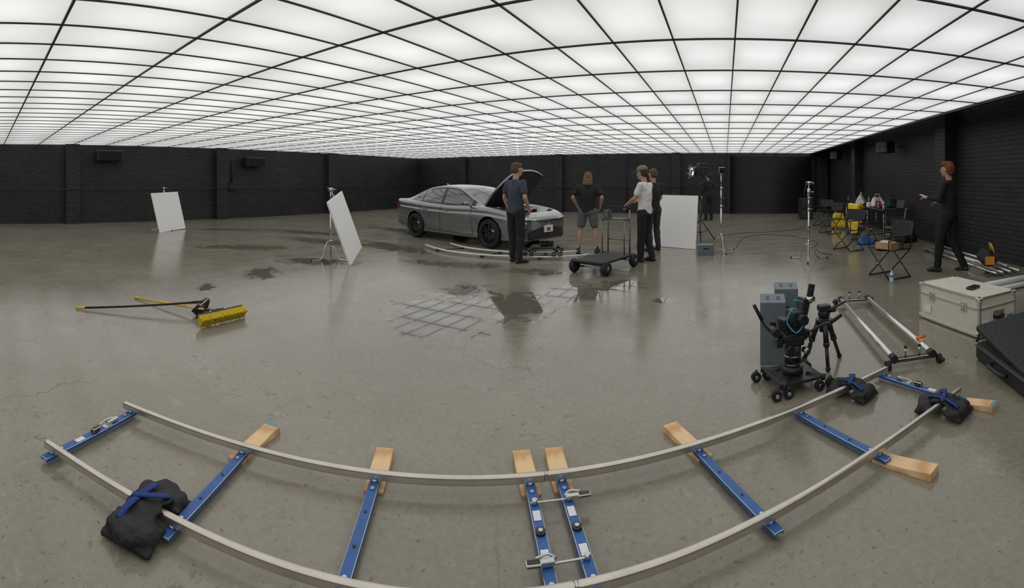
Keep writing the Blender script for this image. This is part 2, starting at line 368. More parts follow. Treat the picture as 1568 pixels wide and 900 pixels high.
# ------------------------------------------------------------------ brooms
def broom(name,head,tip,yaw,bm_,hm,tilt,hz=.085,L_=.075,hw=.60):
    head=V(head);tip=V(tip); s_=1 if tilt<0 else -1
    b=B(name,(head.x,head.y,0))
    R=Euler((0,0,yaw)).to_matrix()@Euler((tilt,0,0)).to_matrix()
    M=Matrix.Translation((0,0,hz))@R.to_4x4()
    b.M=M
    b.box((0,0,.02),(hw,.065,.025),BPL,bev=.006)
    n=32
    for i in range(n):
        for j in range(4):
            x=-hw*.48+hw*.96*i/(n-1); y=-.024+.016*j
            b.cyl((x,y,.012),(x+random.uniform(-.01,.01),y*1.7+random.uniform(-.005,.005),-L_),.010,bm_,r2=.012,seg=5,smooth=False)
    b.cyl((0,0,.03),(0,.045*s_,.075),.022,BPL,seg=10); b.box((0,.0,.04),(.10,.06,.02),BPL,bev=.005)
    b.tube([(-.16,0,.03),(-.03,.03*s_,.10),],.006,CHR); b.tube([(.16,0,.03),(.03,.03*s_,.10)],.006,CHR)
    b.M=Matrix()
    p0=M@V((0,.045*s_,.075)); d=tip-head
    p1=V((d.x,d.y,.016)); q=p0.lerp(p1,.93)
    b.tube([p0,q],.0125,hm,seg=10); b.tube([q,p1],.014,YEL,seg=10)
    b.tube([p0,p0.lerp(p1,.12)],.016,BPL,seg=10)
    b.done()
broom('push_broom',(-4.33,2.36,0),(-5.63,1.84,0),-1.40,YBR,YEL,.95,hz=.09)
broom('push_broom',(-4.76,2.36,0),(-5.33,1.03,0),-.75,NYL,BLK,-.5,hz=.085,hw=.34)

# ------------------------------------------------------------------ stands
def cstand(name,loc,h,rz=0,head=None):
    b=B(name,loc,rz=rz)
    for k in range(3):
        a=k*2*pi/3; c,s=math.cos(a),math.sin(a); z0=.12+.05*k
        b.tube([(0,0,z0+.12),(c*.07,s*.07,z0+.12),(c*.12,s*.12,z0+.02),(c*.2,s*.2,.03),(c*.40,s*.40,.013)],.011,CHR,cr=4)
        b.cyl((c*.40,s*.40,0),(c*.40,s*.40,.03),.015,RUB,seg=8)
    b.cyl((0,0,.10),(0,0,min(h,.95)),.0165,CHR,seg=12); b.cyl((0,0,.9),(0,0,h*.8),.0135,CHR,seg=12); b.cyl((0,0,h*.75),(0,0,h),.010,CHR,seg=12)
    for z in (.36,.95,h*.8):
        b.cyl((0,0,z-.03),(0,0,z+.02),.022,CHR,seg=12); b.cyl((0,0,z),(.05,.01,z),.007,CHR,seg=8); b.box((.06,.01,z),(.012,.045,.02),BPL,bev=.004)
    if head=='grip':
        b.cyl((-.04,0,h-.02),(.05,0,h-.02),.032,CHR,seg=16); b.cyl((-.05,0,h-.02),(-.065,0,h-.02),.036,BPL,seg=16); b.cyl((.05,0,h-.02),(.08,0,h-.02),.015,CHR); b.box((.09,0,h-.02),(.015,.09,.025),BPL,bev=.005)
    return b
b=cstand('c_stand',(1.56,8.66,0),1.46,.3,'grip'); b.cyl((.0,0,1.2),(.0,.0,1.34),.03,CHR); b.box((.05,0,1.27),(.1,.05,.03),BPL,bev=.006); b.tube([(-.04,0,1.42),(-.09,0,1.3),(-.08,.02,1.2)],.01,BPL,cr=4); b.box((0,0,.62),(.05,.05,.04),CHR,bev=.006); b.done()
b=cstand('monitor_stand',(-.08,9.87,0),1.66,.8); b.box((0,-.02,1.70),(.17,.03,.13),BPL,bev=.008); b.box((.0,-.038,1.70),(.145,.004,.105),pm('screen_glass',(.02,.025,.03),.1)); b.box((0.02,0,1.05),(.04,.04,.16),BPL,bev=.006); b.done()
b=B('film_light',(-.6,11.5,0),rz=.4)
for k in range(3):
    a=k*2*pi/3+.2; c,s=math.cos(a),math.sin(a); b.tube([(0,0,.55),(c*.42,s*.42,.02)],.013,BPL); b.tube([(0,0,.2),(c*.21,s*.21,.28)],.008,BPL)
b.cyl((0,0,.15),(0,0,1.0),.02,BPL); b.cyl((0,0,.95),(0,0,1.55),.015,BPL)
b.box((0,0,1.72),(.30,.30,.22),BPL,bev=.02); b.cyl((-.14,-.02,1.72),(-.28,-.06,1.70),.10,BPL,r2=.13,seg=20,caps=False)
LAMP=pm('lamp_lens',(1,1,.97),.3,emit=8,var=0)
b.cyl((-.17,-.03,1.715),(-.18,-.032,1.714),.10,LAMP,seg=20)
b.tube([(0,-.18,1.72),(0,-.19,1.53),(0,.19,1.53),(0,.18,1.72)],.012,BPL); b.box((.05,.02,1.87),(.22,.18,.08),BPL,bev=.02); b.tube([(.1,0,1.82),(.25,.02,1.6),(.18,.1,1.1),(.05,.05,.6)],.008,RUB,cr=5)
for a in (0,pi/2,pi,3*pi/2): b.box((-.29,-.06+.13*math.cos(a),1.70+.13*math.sin(a)),(.02,.10,.10),BLK,rot=(a,0.5,0))
b.box((.02,0,1.35),(.08,.08,.14),BPL,bev=.01); b.done()

# ------------------------------------------------------------------ white boards
def board(A,Bv,D,th=.03,stand=None):
    A,Bv,D=V(A),V(Bv),V(D); C=Bv+(D-A)
    o=V((A.x,A.y,0))
    b=cstand('white_bounce_board',o,stand[2],.3,'grip') if stand else B('white_bounce_board',o)
    if stand:
        Rm=Matrix.Rotation(-.3,3,'Z'); sh=Rm@V((stand[0]-A.x,stand[1]-A.y,0))
        for v in b.bm.verts: v.co+=sh
        b.M=Rm.to_4x4()
    b.poly([A-o,D-o,C-o,Bv-o],WHT,thick=th)
    if stand:
        mid=(A+Bv+C+D)/4-o; top=V((stand[0]-A.x,stand[1]-A.y,stand[2]-.02)); b.tube([top,mid.lerp(top,.35)],.010,CHR); b.ball(mid.lerp(top,.35),.03,BPL,8)
    b.done()
board((-12.58,4.87,.0),(-12.62,4.62,1.13),(-13.25,5.98,.02),stand=(-13.25,5.25,1.28))
board((-5.86,5.74,.005),(-6.0,5.33,1.12),(-6.5,6.68,.17),stand=(-6.56,5.9,1.34))
board((-1.74,10.62,.012),(-1.70,10.9,1.16),(-.64,10.13,.005))

# ------------------------------------------------------------------ CAR
def build_car(loc,rz,sc=1):
    PAINT=pm('car_paint_grey',(.25,.255,.265),.26,.75,var=.03,coat=1)
    GL=pm('car_glass',(.012,.014,.016),.04,0,spec=1.0,coat=1)
    TRIM=pm('car_black_trim',(.01,.01,.011),.3)
    BAY=pm('engine_bay',(.02,.02,.022),.6,bump=.6,bs=30)
    LENS=pm('headlight_lens',(.10,.105,.115),.12,.3,coat=1)
    TAIL=pm('tail_light',(.25,.01,.01),.15,coat=1)
    b=B('car',loc,rz=rz)
    xs=np.arange(-2.44,2.401,.04)
    def tab(xx,yy,sm=5):
        v=np.interp(xs,xx,yy)
        k=np.ones(sm)/sm; vp=np.pad(v,sm//2,mode='edge'); return np.convolve(vp,k,'valid')
    TX=[-2.44,-2.40,-2.3,-2.1,-1.8,-1.375,-.9,0,.9,1.45,1.9,2.1,2.25,2.34,2.40]
    W=tab(TX,[.74,.79,.84,.89,.905,.92,.90,.89,.90,.92,.905,.875,.82,.76,.70],3)
    ZB=tab(TX,[.36,.30,.26,.22,.19,.17,.16,.16,.16,.17,.17,.17,.18,.19,.21])
    ZT=tab(TX,[.98,1.03,1.04,1.03,1.02,1.0,.97,.94,.955,.94,.88,.84,.80,.765,.73],3)
    CR=tab([-2.44,-2.3,-1.6,-1,0,1.0,1.08,1.14,2.08,2.14,2.3,2.4],[.0,.01,.02,0,0,.0,0,-.12,-.12,.0,.01,.01],3)
    REL=[(0,0),(.45,0),(.80,0),(.92,.02),(.965,.10),(.962,.22),(.972,.36),(.99,.52),(1.0,.66),(1.0,.74),(.982,.80),(.972,.90),(.94,.97),(.88,1.0),(.78,1.005)]
    TOPF=[.6,.4,.2,0]
    def section(i):
        w,zb,zt,cr=W[i],ZB[i],ZT[i],CR[i]
        dense=catmull([V((0,w*a,zb+(zt-zb)*c)) for a,c in REL],3)
        for f in TOPF:
            cc=cr*(1-(f/.78)**2) if cr>=0 else cr
            dense.append(V((0,w*f,zt+.005*(zt-zb)+cc)))
        return dense
    SEC=[section(i) for i in range(len(xs))]
    def side_y(x,z):
        i=int(np.clip(round((x+2.44)/.04),0,len(xs)-1)); pts=SEC[i][6:40]
        return float(np.interp(z,[p.z for p in pts],[p.y for p in pts]))
    cb=bmesh.new(); rings=[]
    def ring(x,sec,s=1,zc=.5):
        full=[V((x,p.y*s,zc+(p.z-zc)*s)) for p in sec]+[V((x,-p.y*s,zc+(p.z-zc)*s)) for p in sec[-2:0:-1]]
        return [cb.verts.new(p) for p in full]
    for s,dx in ((.25,-.052),(.5,-.048),(.72,-.04),(.86,-.028),(.95,-.012)): rings.append(ring(xs[0]+dx,SEC[0],s,.68))
    for i,x in enumerate(xs): rings.append(ring(x,SEC[i]))
    for s,dx in ((.97,.018),(.92,.034),(.84,.046),(.74,.054),(.62,.06),(.5,.063),(.35,.065),(.2,.066)): rings.append(ring(xs[-1]+dx,SEC[-1],s,.45))
    mats=[PAINT,TRIM,BAY,BLK]
    for a,c in zip(rings,rings[1:]):
        n=len(a)
        for j in range(n):
            f=cb.faces.new((a[j],a[(j+1)%n],c[(j+1)%n],c[j])); f.smooth=True
            m_=f.calc_center_median(); x,y,z=m_.x,abs(m_.y),m_.z
            mi=0
            if z<.225: mi=1
            if 1.12<x<2.1 and y<.62 and z>.6: mi=2
            f.material_index=mi
    for r in (rings[0][::-1],rings[-1]): cb.faces.new(r).material_index=0
    bmesh.ops.recalc_face_normals(cb,faces=cb.faces)
    bvh=BVHTree.FromBMesh(cb)
    me=bpy.data.meshes.new('t'); cb.to_mesh(me); cb.free()
    for m_ in mats: me.materials.append(m_)
    o=bpy.data.objects.new('t',me); bpy.context.collection.objects.link(o)
    kb=bmesh.new()
    for ax in (1.45,-1.375):
        for sg in (1,-1):
            bmesh.ops.create_cone(kb,cap_ends=True,segments=48,radius1=.385,radius2=.385,depth=.5,matrix=Matrix.Translation((ax,sg*.87,.345))@Euler((pi/2,0,0)).to_matrix().to_4x4())
    for f in kb.faces: f.material_index=0
    km=bpy.data.meshes.new('k'); kb.to_mesh(km); kb.free(); km.materials.append(BLK)
    ko=bpy.data.objects.new('k',km); bpy.context.collection.objects.link(ko)
    md=o.modifiers.new('b','BOOLEAN'); md.operation='DIFFERENCE'; md.solver='EXACT'; md.object=ko
    try: md.material_mode='TRANSFER'
    except Exception: pass
    dg=bpy.context.evaluated_depsgraph_get(); nm=bpy.data.meshes.new_from_object(o.evaluated_get(dg))
    n0=len(b.bm.faces); idx=[b.mi(m_) for m_ in nm.materials]
    b.bm.from_mesh(nm); b.bm.faces.ensure_lookup_table()
    for f in b.bm.faces[n0:]: f.material_index=idx[f.material_index]
    for q in (o,ko): bpy.data.objects.remove(q)
    def patch(cx,f0,f1,zlo,zhi,mat,off=.004,nu=20,nv=6,rear=False):
        i=b.mi(mat); rows=[]
        for u in range(nu+1):
            t=u/nu; ph=math.radians(f0+(f1-f0)*t); r=[]
            for v in range(nv+1):
                z=zlo(t)+(zhi(t)-zlo(t))*v/nv
                d=V((math.cos(ph)*(-1 if rear else 1),math.sin(ph),0)); c0=V((cx,0,z))
                hit=bvh.ray_cast(c0+d*2.5,-d)
                p=hit[0]+d*off if hit[0] is not None else c0+d
                r.append(b.bm.verts.new(p))
            rows.append(r)
        for r,q in zip(rows,rows[1:]):
            for k in range(nv): f=b.bm.faces.new((r[k],r[k+1],q[k+1],q[k])); f.material_index=i; f.smooth=True
    GRM=pm('grille_mesh',(.008,.008,.009),.35,bump=1,bs=150)
    patch(1.4,-33,33,lambda t:.20+.05*abs(2*t-1)**3,lambda t:.50-.10*abs(2*t-1)**3,GRM,nu=40)
    patch(1.4,-22,22,lambda t:.615+.015*abs(2*t-1),lambda t:.645+.012*abs(2*t-1),TRIM,nu=30,nv=3)
    for sg in (1,-1):
        patch(1.4,sg*20,sg*47,lambda t:.625+.035*t,lambda t:.665+.065*t,LENS)
        patch(1.4,sg*21,sg*45,lambda t:.668+.06*t,lambda t:.678+.062*t,pm('drl',(.8,.8,.85),.3,emit=.4),off=.008,nv=2)
        patch(1.4,sg*35,sg*39,lambda t:.28,lambda t:.50,TRIM,nv=6,nu=4)
        patch(-1.4,sg*20,sg*50,lambda t:.80,lambda t:.90+.02*t,TAIL,rear=True)
        patch(-1.4,sg*10,sg*35,lambda t:.32,lambda t:.42,TRIM,rear=True)
    S=[(1.12,.80,.93,.74,.95,1.20,.965),(1.0,.81,.93,.73,.99,1.12,1.0),(.75,.815,.93,.70,1.115,.90,1.13),(.5,.82,.93,.66,1.24,.66,1.265),(.25,.82,.93,.62,1.345,.38,1.375),
     (.05,.82,.93,.60,1.385,.10,1.425),(-.30,.82,.935,.59,1.405,-.3,1.448),(-.6,.815,.94,.585,1.40,-.6,1.447),(-.9,.81,.95,.575,1.375,-.92,1.425),(-1.15,.80,.965,.57,1.325,-1.2,1.375),
     (-1.45,.79,.985,.60,1.225,-1.52,1.26),(-1.75,.775,1.0,.65,1.11,-1.83,1.135),(-2.0,.75,1.02,.69,1.035,-2.08,1.04)]
    PB=catmull([V((s[0],s[1],s[2])) for s in S],6); PR=catmull([V((s[0],s[3],s[4])) for s in S],6); PT=catmull([V((s[5],0,s[6])) for s in S],6)
    idx={m_:b.mi(m_) for m_ in (PAINT,GL,TRIM)}
    vv=[0,.10,.25,.4,.55,.7,.86,.93,1]; tt=[.08,.2,.4,.6,.8,1]
    def col(k,sg):
        Bp,Rp,Tp=PB[k],PR[k],PT[k]; out=[]
        for v in vv:
            p=Bp.lerp(Rp,v); p=p+V((0,.03*4*v*(1-v)*.6,0)); out.append(V((p.x,p.y*sg,p.z)))
        for t in tt:
            y=Rp.y*(1-t); q=1-(1-t)**2
            out.append(V((Rp.x+(Tp.x-Rp.x)*q,y*sg,Rp.z+(Tp.z-Rp.z)*q)))
        return out
    for sg in (1,-1):
        cols=[[b.bm.verts.new(p) for p in col(k,sg)] for k in range(len(PB))]
        for k in range(len(cols)-1):
            xm=(PB[k].x+PB[k+1].x)/2
            for j in range(len(cols[0])-1):
                f=b.bm.faces.new((cols[k][j],cols[k][j+1],cols[k+1][j+1],cols[k+1][j]))
                f.smooth=True; mi=PAINT
                if j<len(vv)-1:
                    if -1.62<xm<.92:
                        if 1<=j<=5:
                            mi=GL
                            if abs(xm+.30)<.05 or abs(xm+1.17)<.03 : mi=TRIM
                        elif j==6 or j==0: mi=TRIM
                        if xm>.80: mi=TRIM
                else:
                    jt=j-(len(vv)-1)
                    if .28<xm<1.08 and jt>=1: mi=GL
                    if -1.85<xm<-1.17 and jt>=1: mi=GL
                f.material_index=idx[mi]
    hb=math.radians(50); H0=V((1.10,0,.985)); i1,i2=b.mi(PAINT),b.mi(BAY)
    nx,ny=14,12; top=[];bot=[]
    for i in range(nx+1):
        u=i/nx; L_=1.14*u; drop=-.10*u*u; hw=.70-.12*u**3
        rt=[];rb=[]
        for j in range(ny+1):
            v=-1+2*j/ny; edge=.04*abs(v)**4
            l=L_-.12*(v*v)*u; h=drop-edge
            def P(hh): return V((H0.x+l*math.cos(hb)-hh*math.sin(hb),hw*v,H0.z+l*math.sin(hb)+hh*math.cos(hb)))
            rt.append(b.bm.verts.new(P(h+.02))); rb.append(b.bm.verts.new(P(h-.025-(.02 if .1<u<.9 and abs(v)<.8 and (i%4) else 0))))
        top.append(rt);bot.append(rb)
    for g,ii in ((top,i1),(bot,i2)):
        for i in range(nx):
            for j in range(ny):
                f=b.bm.faces.new((g[i][j],g[i+1][j],g[i+1][j+1],g[i][j+1])); f.material_index=ii; f.smooth=True
    def strip(l1,l2):
        for k in range(len(l1)-1):
            f=b.bm.faces.new((l1[k],l1[k+1],l2[k+1],l2[k])); f.material_index=i1
    strip(top[0],bot[0]); strip(top[-1],bot[-1]); strip([r[0] for r in top],[r[0] for r in bot]); strip([r[-1] for r in top],[r[-1] for r in bot])
    b.tube([(1.85,-.62,.88),(1.55,-.60,1.45)],.008,CHR)
    b.box((1.6,.05,.82),(.55,.6,.14),BPL,bev=.03); b.box((1.62,.05,.895),(.35,.42,.03),pm('engine_cover',(.05,.05,.055),.4),bev=.01); b.box((1.5,-.48,.82),(.3,.2,.14),BPL,bev=.02); b.box((1.55,.5,.82),(.25,.2,.14),pm('battery',(.06,.06,.06),.5),bev=.01)
    b.tube([(1.3,.3,.87),(1.6,.38,.90),(1.95,.2,.84)],.03,BPL,cr=4); b.ball((1.3,-.42,.88),(.06,.06,.04),LAB,10)
    for sg in (1,-1):
        for kk in range(3):
            pts=[]
            for z in np.linspace(.26,.93,14):
                t=(z-.26)/.67
                if kk==0: x=.84+.06*(1-t)**2
                elif kk==1: x=-.30-.04*(1-t)
                else: x=-1.14+.30*max(0,(.62-z)/.36)**.7 if z<.62 else -1.14-.05*(z-.62)
                pts.append((x,sg*(side_y(x,z)+.001),z))
            b.tube(pts,.005,TRIM,seg=4)
        pts=[(x,sg*(side_y(x,.27)+.001),.27) for x in np.linspace(-.90,.9,20)]; b.tube(pts,.008,TRIM,seg=4)
        for x in (-.12,-.97):
            b.box((x,sg*(side_y(x,.80)+.015),.80),(.20,.022,.028),PAINT,bev=.008)
        b.mesh(remesh([ell((.78,sg*.97,1.0),(.06,.09,.055))+ell((.80,sg*1.02,1.01),(.05,.05,.05))],.012,3),PAINT); b.box((.79,sg*.875,.955),(.05,.10,.025),TRIM,bev=.008)
        b.box((.715,sg*.98,1.0),(.01,.13,.07),GL,bev=.003)
    SLT=pm('grille_slat',(.06,.06,.065),.3)
    for z in (.25,.30,.35,.40,.45): patch(1.4,-31,31,lambda t,z=z:z-.006,lambda t,z=z:z+.006,SLT,off=.012,nu=30,nv=1)
    b.box((2.485,0,.46),(.015,.33,.16),LAB,bev=.004); b.box((2.494,0,.45),(.004,.12,.08),pm('plate_mark',(.5,.03,.03),.5)); b.lathe([(.0,0),(.06,.0),(.065,.008)],(2.462,0,.60),(1,0,0),CHR,20)
    RIM=pm('rim_black',(.03,.03,.032),.3,.5)
    for ax in (1.45,-1.375):
        for sg in (1,-1):
            c=V((ax,sg*.80,.335)); A=V((0,sg,0))
            b.lathe([(.24,-.10),(.30,-.115),(.325,-.10),(.335,-.06),(.335,.06),(.325,.095),(.30,.11),(.25,.105),(.235,.09),(.225,.02),(.0,.02)],c,A,RUB,48)
            b.lathe([(.248,.10),(.24,.112),(.228,.105),(.222,.04)],c,A,RIM,48)
            b.lathe([(.14,.025),(.14,.03),(.0,.03)],c,A,pm('brake_disc',(.35,.35,.36),.35,.8),24)
            b.lathe([(.06,.02),(.055,.085),(.04,.09),(0,.09)],c,A,RIM,16)
            for k in range(5):
                for dd in (-.13,.13):
                    a=2*pi*k/5+dd; a2=2*pi*k/5+dd*2.0
                    p1=c+V((math.cos(a)*.05,sg*.08,math.sin(a)*.05)); p2=c+V((math.cos(a2)*.232,sg*.09,math.sin(a2)*.232))
                    b.tube([p1,p2],[.02,.014],RIM,seg=6)
    b.box((0,0,.30),(3.6,1.1,.18),BLK)
    b.tube([(1.13,.1,.985),(.98,-.45,1.02)],.008,TRIM,seg=4); b.tube([(1.13,.55,.975),(1.0,.1,1.025)],.008,TRIM,seg=4)
    b.mesh(remesh([ell((-1.0,0,1.425),(.09,.02,.01))+ell((-1.06,0,1.47),(.02,.008,.01))],.008,2),PAINT)
    o=b.done(); o.scale=(sc,sc,sc); return o
build_car((-6.07,10.24,0),math.radians(-16),.96)

# ------------------------------------------------------------------ curved track and dolly near car
b=B('curved_dolly_track',(0,0,0))
r1=[(-6.27,8.48),(-5.7,8.14),(-5.08,7.94),(-4.5,7.92),(-3.93,8.02),(-3.4,8.17),(-3.0,8.37),(-2.6,8.75)]
r2=[(-5.95,9.0),(-5.4,8.66),(-4.86,8.52),(-4.4,8.5),(-3.95,8.58),(-3.5,8.72),(-3.2,8.9),(-2.95,9.10)]
WR=pm('track_white_steel',(.72,.72,.70),.3,.3)
for r in (r1,r2): b.tube([(x,y,.05) for x,y in r],.019,WR,seg=8,cr=5)
for i in (1,3,5,7):
    a,c=V((*r1[i],.022)),V((*r2[i],.022)); b.tube([a-(c-a)*.08,c+(c-a)*.08],.02,BPL,seg=4,flat=(1.2,.6))
    for p in (a,c): b.cyl((p.x,p.y,.0),(p.x,p.y,.045),.025,BPL,seg=10)
b.done()
b=B('track_dolly',(-3.42,8.44,.055),rz=.3)
b.box((0,0,.155),(.50,.42,.03),BPL,bev=.008); b.cyl((0,0,.16),(0,0,.26),.07,BPL,seg=16); b.cyl((0,0,.26),(0,0,.28),.10,BLK,seg=16); b.box((.1,.05,.22),(.16,.12,.1),BPL,bev=.01)
for sx_ in (-1,1):
    for sy in (-1,1):
        b.tube([(sx_*.2,sy*.18,.15),(sx_*.28,sy*.27,.10)],.025,BPL)
        for q in (-.06,.06):
            c=V((sx_*.27+q,sy*.28,.056)); b.cyl(c-V((0,.02,0)),c+V((0,.02,0)),.04,RUB,seg=16); b.cyl(c-V((0,.024,0)),c+V((0,.024,0)),.018,CHR,seg=12)
b.done()
b=B('platform_dolly',(-1.98,7.6,0),rz=-.29)
PLT=pm('dolly_deck',(.022,.022,.024),.55,bump=.6,bs=90)
b.box((0,0,.20),(.56,1.10,.035),PLT,bev=.008); b.box((0,0,.17),(.40,.95,.04),BLK)
for sx_ in (-1,1):
    for sy in (-1,1):
        c=V((sx_*.30,sy*.46,.115)); A=V((sx_,0,0))
        b.lathe([(.05,-.045),(.095,-.045),(.112,-.025),(.115,0),(.112,.025),(.095,.045),(.05,.045)],c,A,RUB,24)
        b.lathe([(.055,-.03),(.05,.04),(.025,.035),(.02,.05),(0,.05)],c,A,pm('hub_grey',(.25,.25,.26),.4,.5),16)
    b.cyl((-.3,sx_*.46,.115),(.3,sx_*.46,.115),.015,CHR)
STL=pm('grey_steel_tube',(.22,.22,.22),.35,.8)
for sx_ in (-.24,.20):
    b.cyl((sx_,.50,.2),(sx_,.50,.98),.013,STL); b.cyl((sx_,.30,.2),(sx_,.30,.80),.011,STL)
    b.tube([(sx_,.30,.8),(sx_,.50,.8)],.011,STL)
for z in (.45,.8): b.tube([(-.25,.50,z),(.21,.50,z)],.012,STL)
b.box((-.02,.40,.82),(.46,.24,.02),pm('grey_tray',(.12,.13,.14),.5),bev=.005); b.box((-.2,.42,.9),(.12,.12,.14),pm('grey_case',(.1,.12,.13),.5),bev=.01)
b.tube([(-.24,.5,.98),(-.25,.52,1.02),(.21,.52,1.02),(.20,.5,.98)],.015,RUB)
b.done()
ABX=pm('apple_box_paint',(.14,.175,.195),.55,var=.2,vs=15)
def applebox(name,loc,rz,size):
    b=B(name,loc,rz=rz); b.box((0,0,size[2]/2),size,ABX,bev=.006)
    return b
b=applebox('apple_box',(-.39,9.5,0),.1,(.32,.25,.2)); b.box((0,-.126,.13),(.10,.004,.03),BLK,bev=.001); b.done()
for loc in ((.40,3.92,0),(.57,4.38,0)):
    b=applebox('apple_box',loc,-.08,(.21,.30,.50))
    for dx in (-.045,.045): b.box((dx,0,.501),(.03,.12,.003),BLK,bev=.0005)
    b.box((0,-.151,.3),(.05,.003,.08),BLK); b.done()
b=B('camera_head_on_dolly',(.49,3.37,0),rz=.35)
b.box((0,0,.085),(.34,.32,.022),BPL,bev=.006)
for a in (pi/4,3*pi/4,5*pi/4,7*pi/4):
    c,s=math.cos(a),math.sin(a)
    b.tube([(c*.1,s*.1,.09),(c*.24,s*.24,.085)],.022,BPL)
    for q in (-.045,.045):
        p=V((c*.24+q,s*.24,.037)); b.cyl(p-V((0,.016,0)),p+V((0,.016,0)),.036,RUB,seg=16); b.cyl(p-V((0,.02,0)),p+V((0,.02,0)),.014,CHR,seg=10); b.cyl(p,p+V((0,0,.05)),.012,BPL)
b.cyl((0,0,.09),(0,0,.15),.075,BPL,seg=20); b.cyl((0,0,.15),(0,0,.17),.05,CHR,seg=20); b.cyl((0,0,.17),(0,0,.30),.062,BPL,seg=20)
b.cyl((0,0,.22),(0,0,.228),.066,CHR,seg=20)
b.box((0,0,.33),(.14,.11,.07),BPL,bev=.012); b.cyl((-.10,0,.36),(.10,0,.36),.045,BPL,seg=20); b.cyl((.10,0,.36),(.13,0,.36),.03,BLK); b.box((0,0,.42),(.11,.15,.03),BLK,bev=.005)
b.box((.02,0,.49),(.09,.14,.11),BPL,bev=.01); b.cyl((.02,-.07,.5),(.02,-.14,.5),.035,BLK); b.box((.08,.02,.55),(.04,.10,.14),BPL,rot=(0,.3,0),bev=.006)
b.box((-.07,.0,.44),(.05,.09,.12),BPL,rot=(0,-.2,.2),bev=.006); b.box((-.13,-.02,.33),(.05,.07,.05),BPL,bev=.006); b.cyl((-.15,-.05,.41),(-.15,.05,.41),.03,BPL)
b.tube([(-.1,0,.36),(-.2,.03,.44),(-.26,.06,.56)],.009,BPL,cr=4); b.tube([(-.225,.045,.49),(-.28,.06,.60)],.014,RUB)
b.tube([(.08,.0,.4),(.13,.02,.52),(.17,.03,.68)],.012,BPL,cr=4); b.box((.165,.03,.64),(.05,.02,.14),BPL,rot=(0,.2,0),bev=.004); b.cyl((.12,.02,.6),(.19,.02,.6),.022,CHR,seg=12)
b.tube([(.1,-.05,.38),(.2,-.06,.42),(.3,-.08,.44),(.36,-.08,.47)],.009,BPL,cr=4); b.tube([(.28,-.08,.435),(.37,-.08,.475)],.014,RUB)
b.cyl((-.07,-.06,.30),(-.07,-.12,.30),.028,BLK,seg=14); b.cyl((.06,-.06,.27),(.06,-.12,.27),.022,CHR,seg=14)
CAB=pm('cyan_cable',(.05,.35,.55),.5)
b.tube([(0,-.05,.55),(-.06,-.10,.58),(-.10,-.10,.50),(-.04,-.12,.42),(.03,-.10,.46),(.06,-.09,.52)],.005,CAB,cr=5); b.tube([(.02,.02,.54),(.0,-.02,.62),(.07,-.03,.60)],.005,CAB,cr=5)
b.tube([(.05,.02,.38),(.10,-.10,.34),(.04,-.13,.24),(-.05,-.11,.2),(-.08,-.06,.3)],.005,RUB,cr=5)
b.done()
b=B('mini_tripod',(.80,3.74,0),rz=.2)
for k in range(3):
    a=k*2*pi/3+.3; c,s=math.cos(a),math.sin(a)
    b.tube([(c*.05,s*.05,.33),(c*.10,s*.10,.19)],.022,BPL); b.tube([(c*.10,s*.10,.19),(c*.165,s*.165,.03)],.015,BPL); b.cyl((c*.10,s*.10,.20),(c*.107,s*.107,.17),.026,BLK); b.ball((c*.17,s*.17,.018),(.022,.022,.018),RUB,10)
b.cyl((0,0,.26),(0,0,.37),.038,BPL); b.cyl((0,0,.34),(0,0,.36),.07,BPL,seg=20); b.ball((0,0,.40),.05,BLK); b.box((0,0,.45),(.10,.08,.05),BPL,bev=.01); b.cyl((.04,0,.42),(.10,0,.42),.016,BPL); b.tube([(0,-.03,.43),(.06,-.06,.46),(.16,-.07,.50)],.009,BPL,cr=3)
b.done()
b=B('camera_slider',(1.50,4.45,0),rz=-.03)
for sx_ in (-.165,.165): b.cyl((sx_,-.95,.075),(sx_,.95,.075),.025,ALU,seg=20)
OR_=pm('orange_plastic',(.85,.22,.03),.4)
for sy in (-1,1):
    b.box((0,sy*.96,.06),(.40,.05,.02),BPL,bev=.004)
    b.cyl((-.24,sy*.97,.05),(.24,sy*.97,.05),.012,BPL)
    for sx_ in (-1,1):
        b.cyl((sx_*.165,sy*.93,.075),(sx_*.165,sy*1.0,.075),.032,BPL,seg=16)
        b.cyl((sx_*.20,sy*1.0,.035),(sx_*.235,sy*1.0,.035),.035,RUB,seg=16); b.ball((sx_*.235,sy*1.03,.03),.02,BPL,8)
    for x in (-.06,.06): b.cyl((x,sy*.96,.06),(x,sy*.96,.15),.008,CHR); b.ball((x,sy*.96,.15),.014,BLK,8)
b.box((.165,-.72,.105),(.05,.07,.02),OR_,bev=.004); b.tube([(.13,-.72,.12),(.22,-.70,.13)],.012,OR_)
b.done()
CASE=pm('case_cream_laminate',(.70,.67,.57),.5,var=.08,bump=.15,bs=120)
b=B('road_case',(2.40,4.27,0),rz=math.radians(12.4))
sx_,sy,h=.50,.94,.36
b.box((0,0,.02+h/2),(sx_-.012,sy-.012,h),CASE)
b.box((0,0,.01),(sx_*.9,sy*.95,.02),BLK)
for x in (-1,1):
    for y in (-1,1):
        b.box((x*(sx_/2-.012),y*(sy/2-.012),.02+h/2),(.028,.028,h),ALU,bev=.003)
        for z in (.035,.02+h-.015): b.box((x*(sx_/2-.022),y*(sy/2-.022),z),(.06,.06,.045),CHR,bev=.012)
for z in (.024,.38-.004,.275):
    for x in (-1,1): b.box((x*(sx_/2-.004),0,z),(.012,sy,.022),ALU,bev=.002)
    for y in (-1,1): b.box((0,y*(sy/2-.004),z),(sx_,.012,.022),ALU,bev=.002)
for y in (-.25,.25): b.box((-sx_/2-.004,y,.27),(.012,.08,.09),CHR,bev=.004); b.box((-sx_/2-.012,y,.27),(.01,.03,.045),CHR,bev=.003)
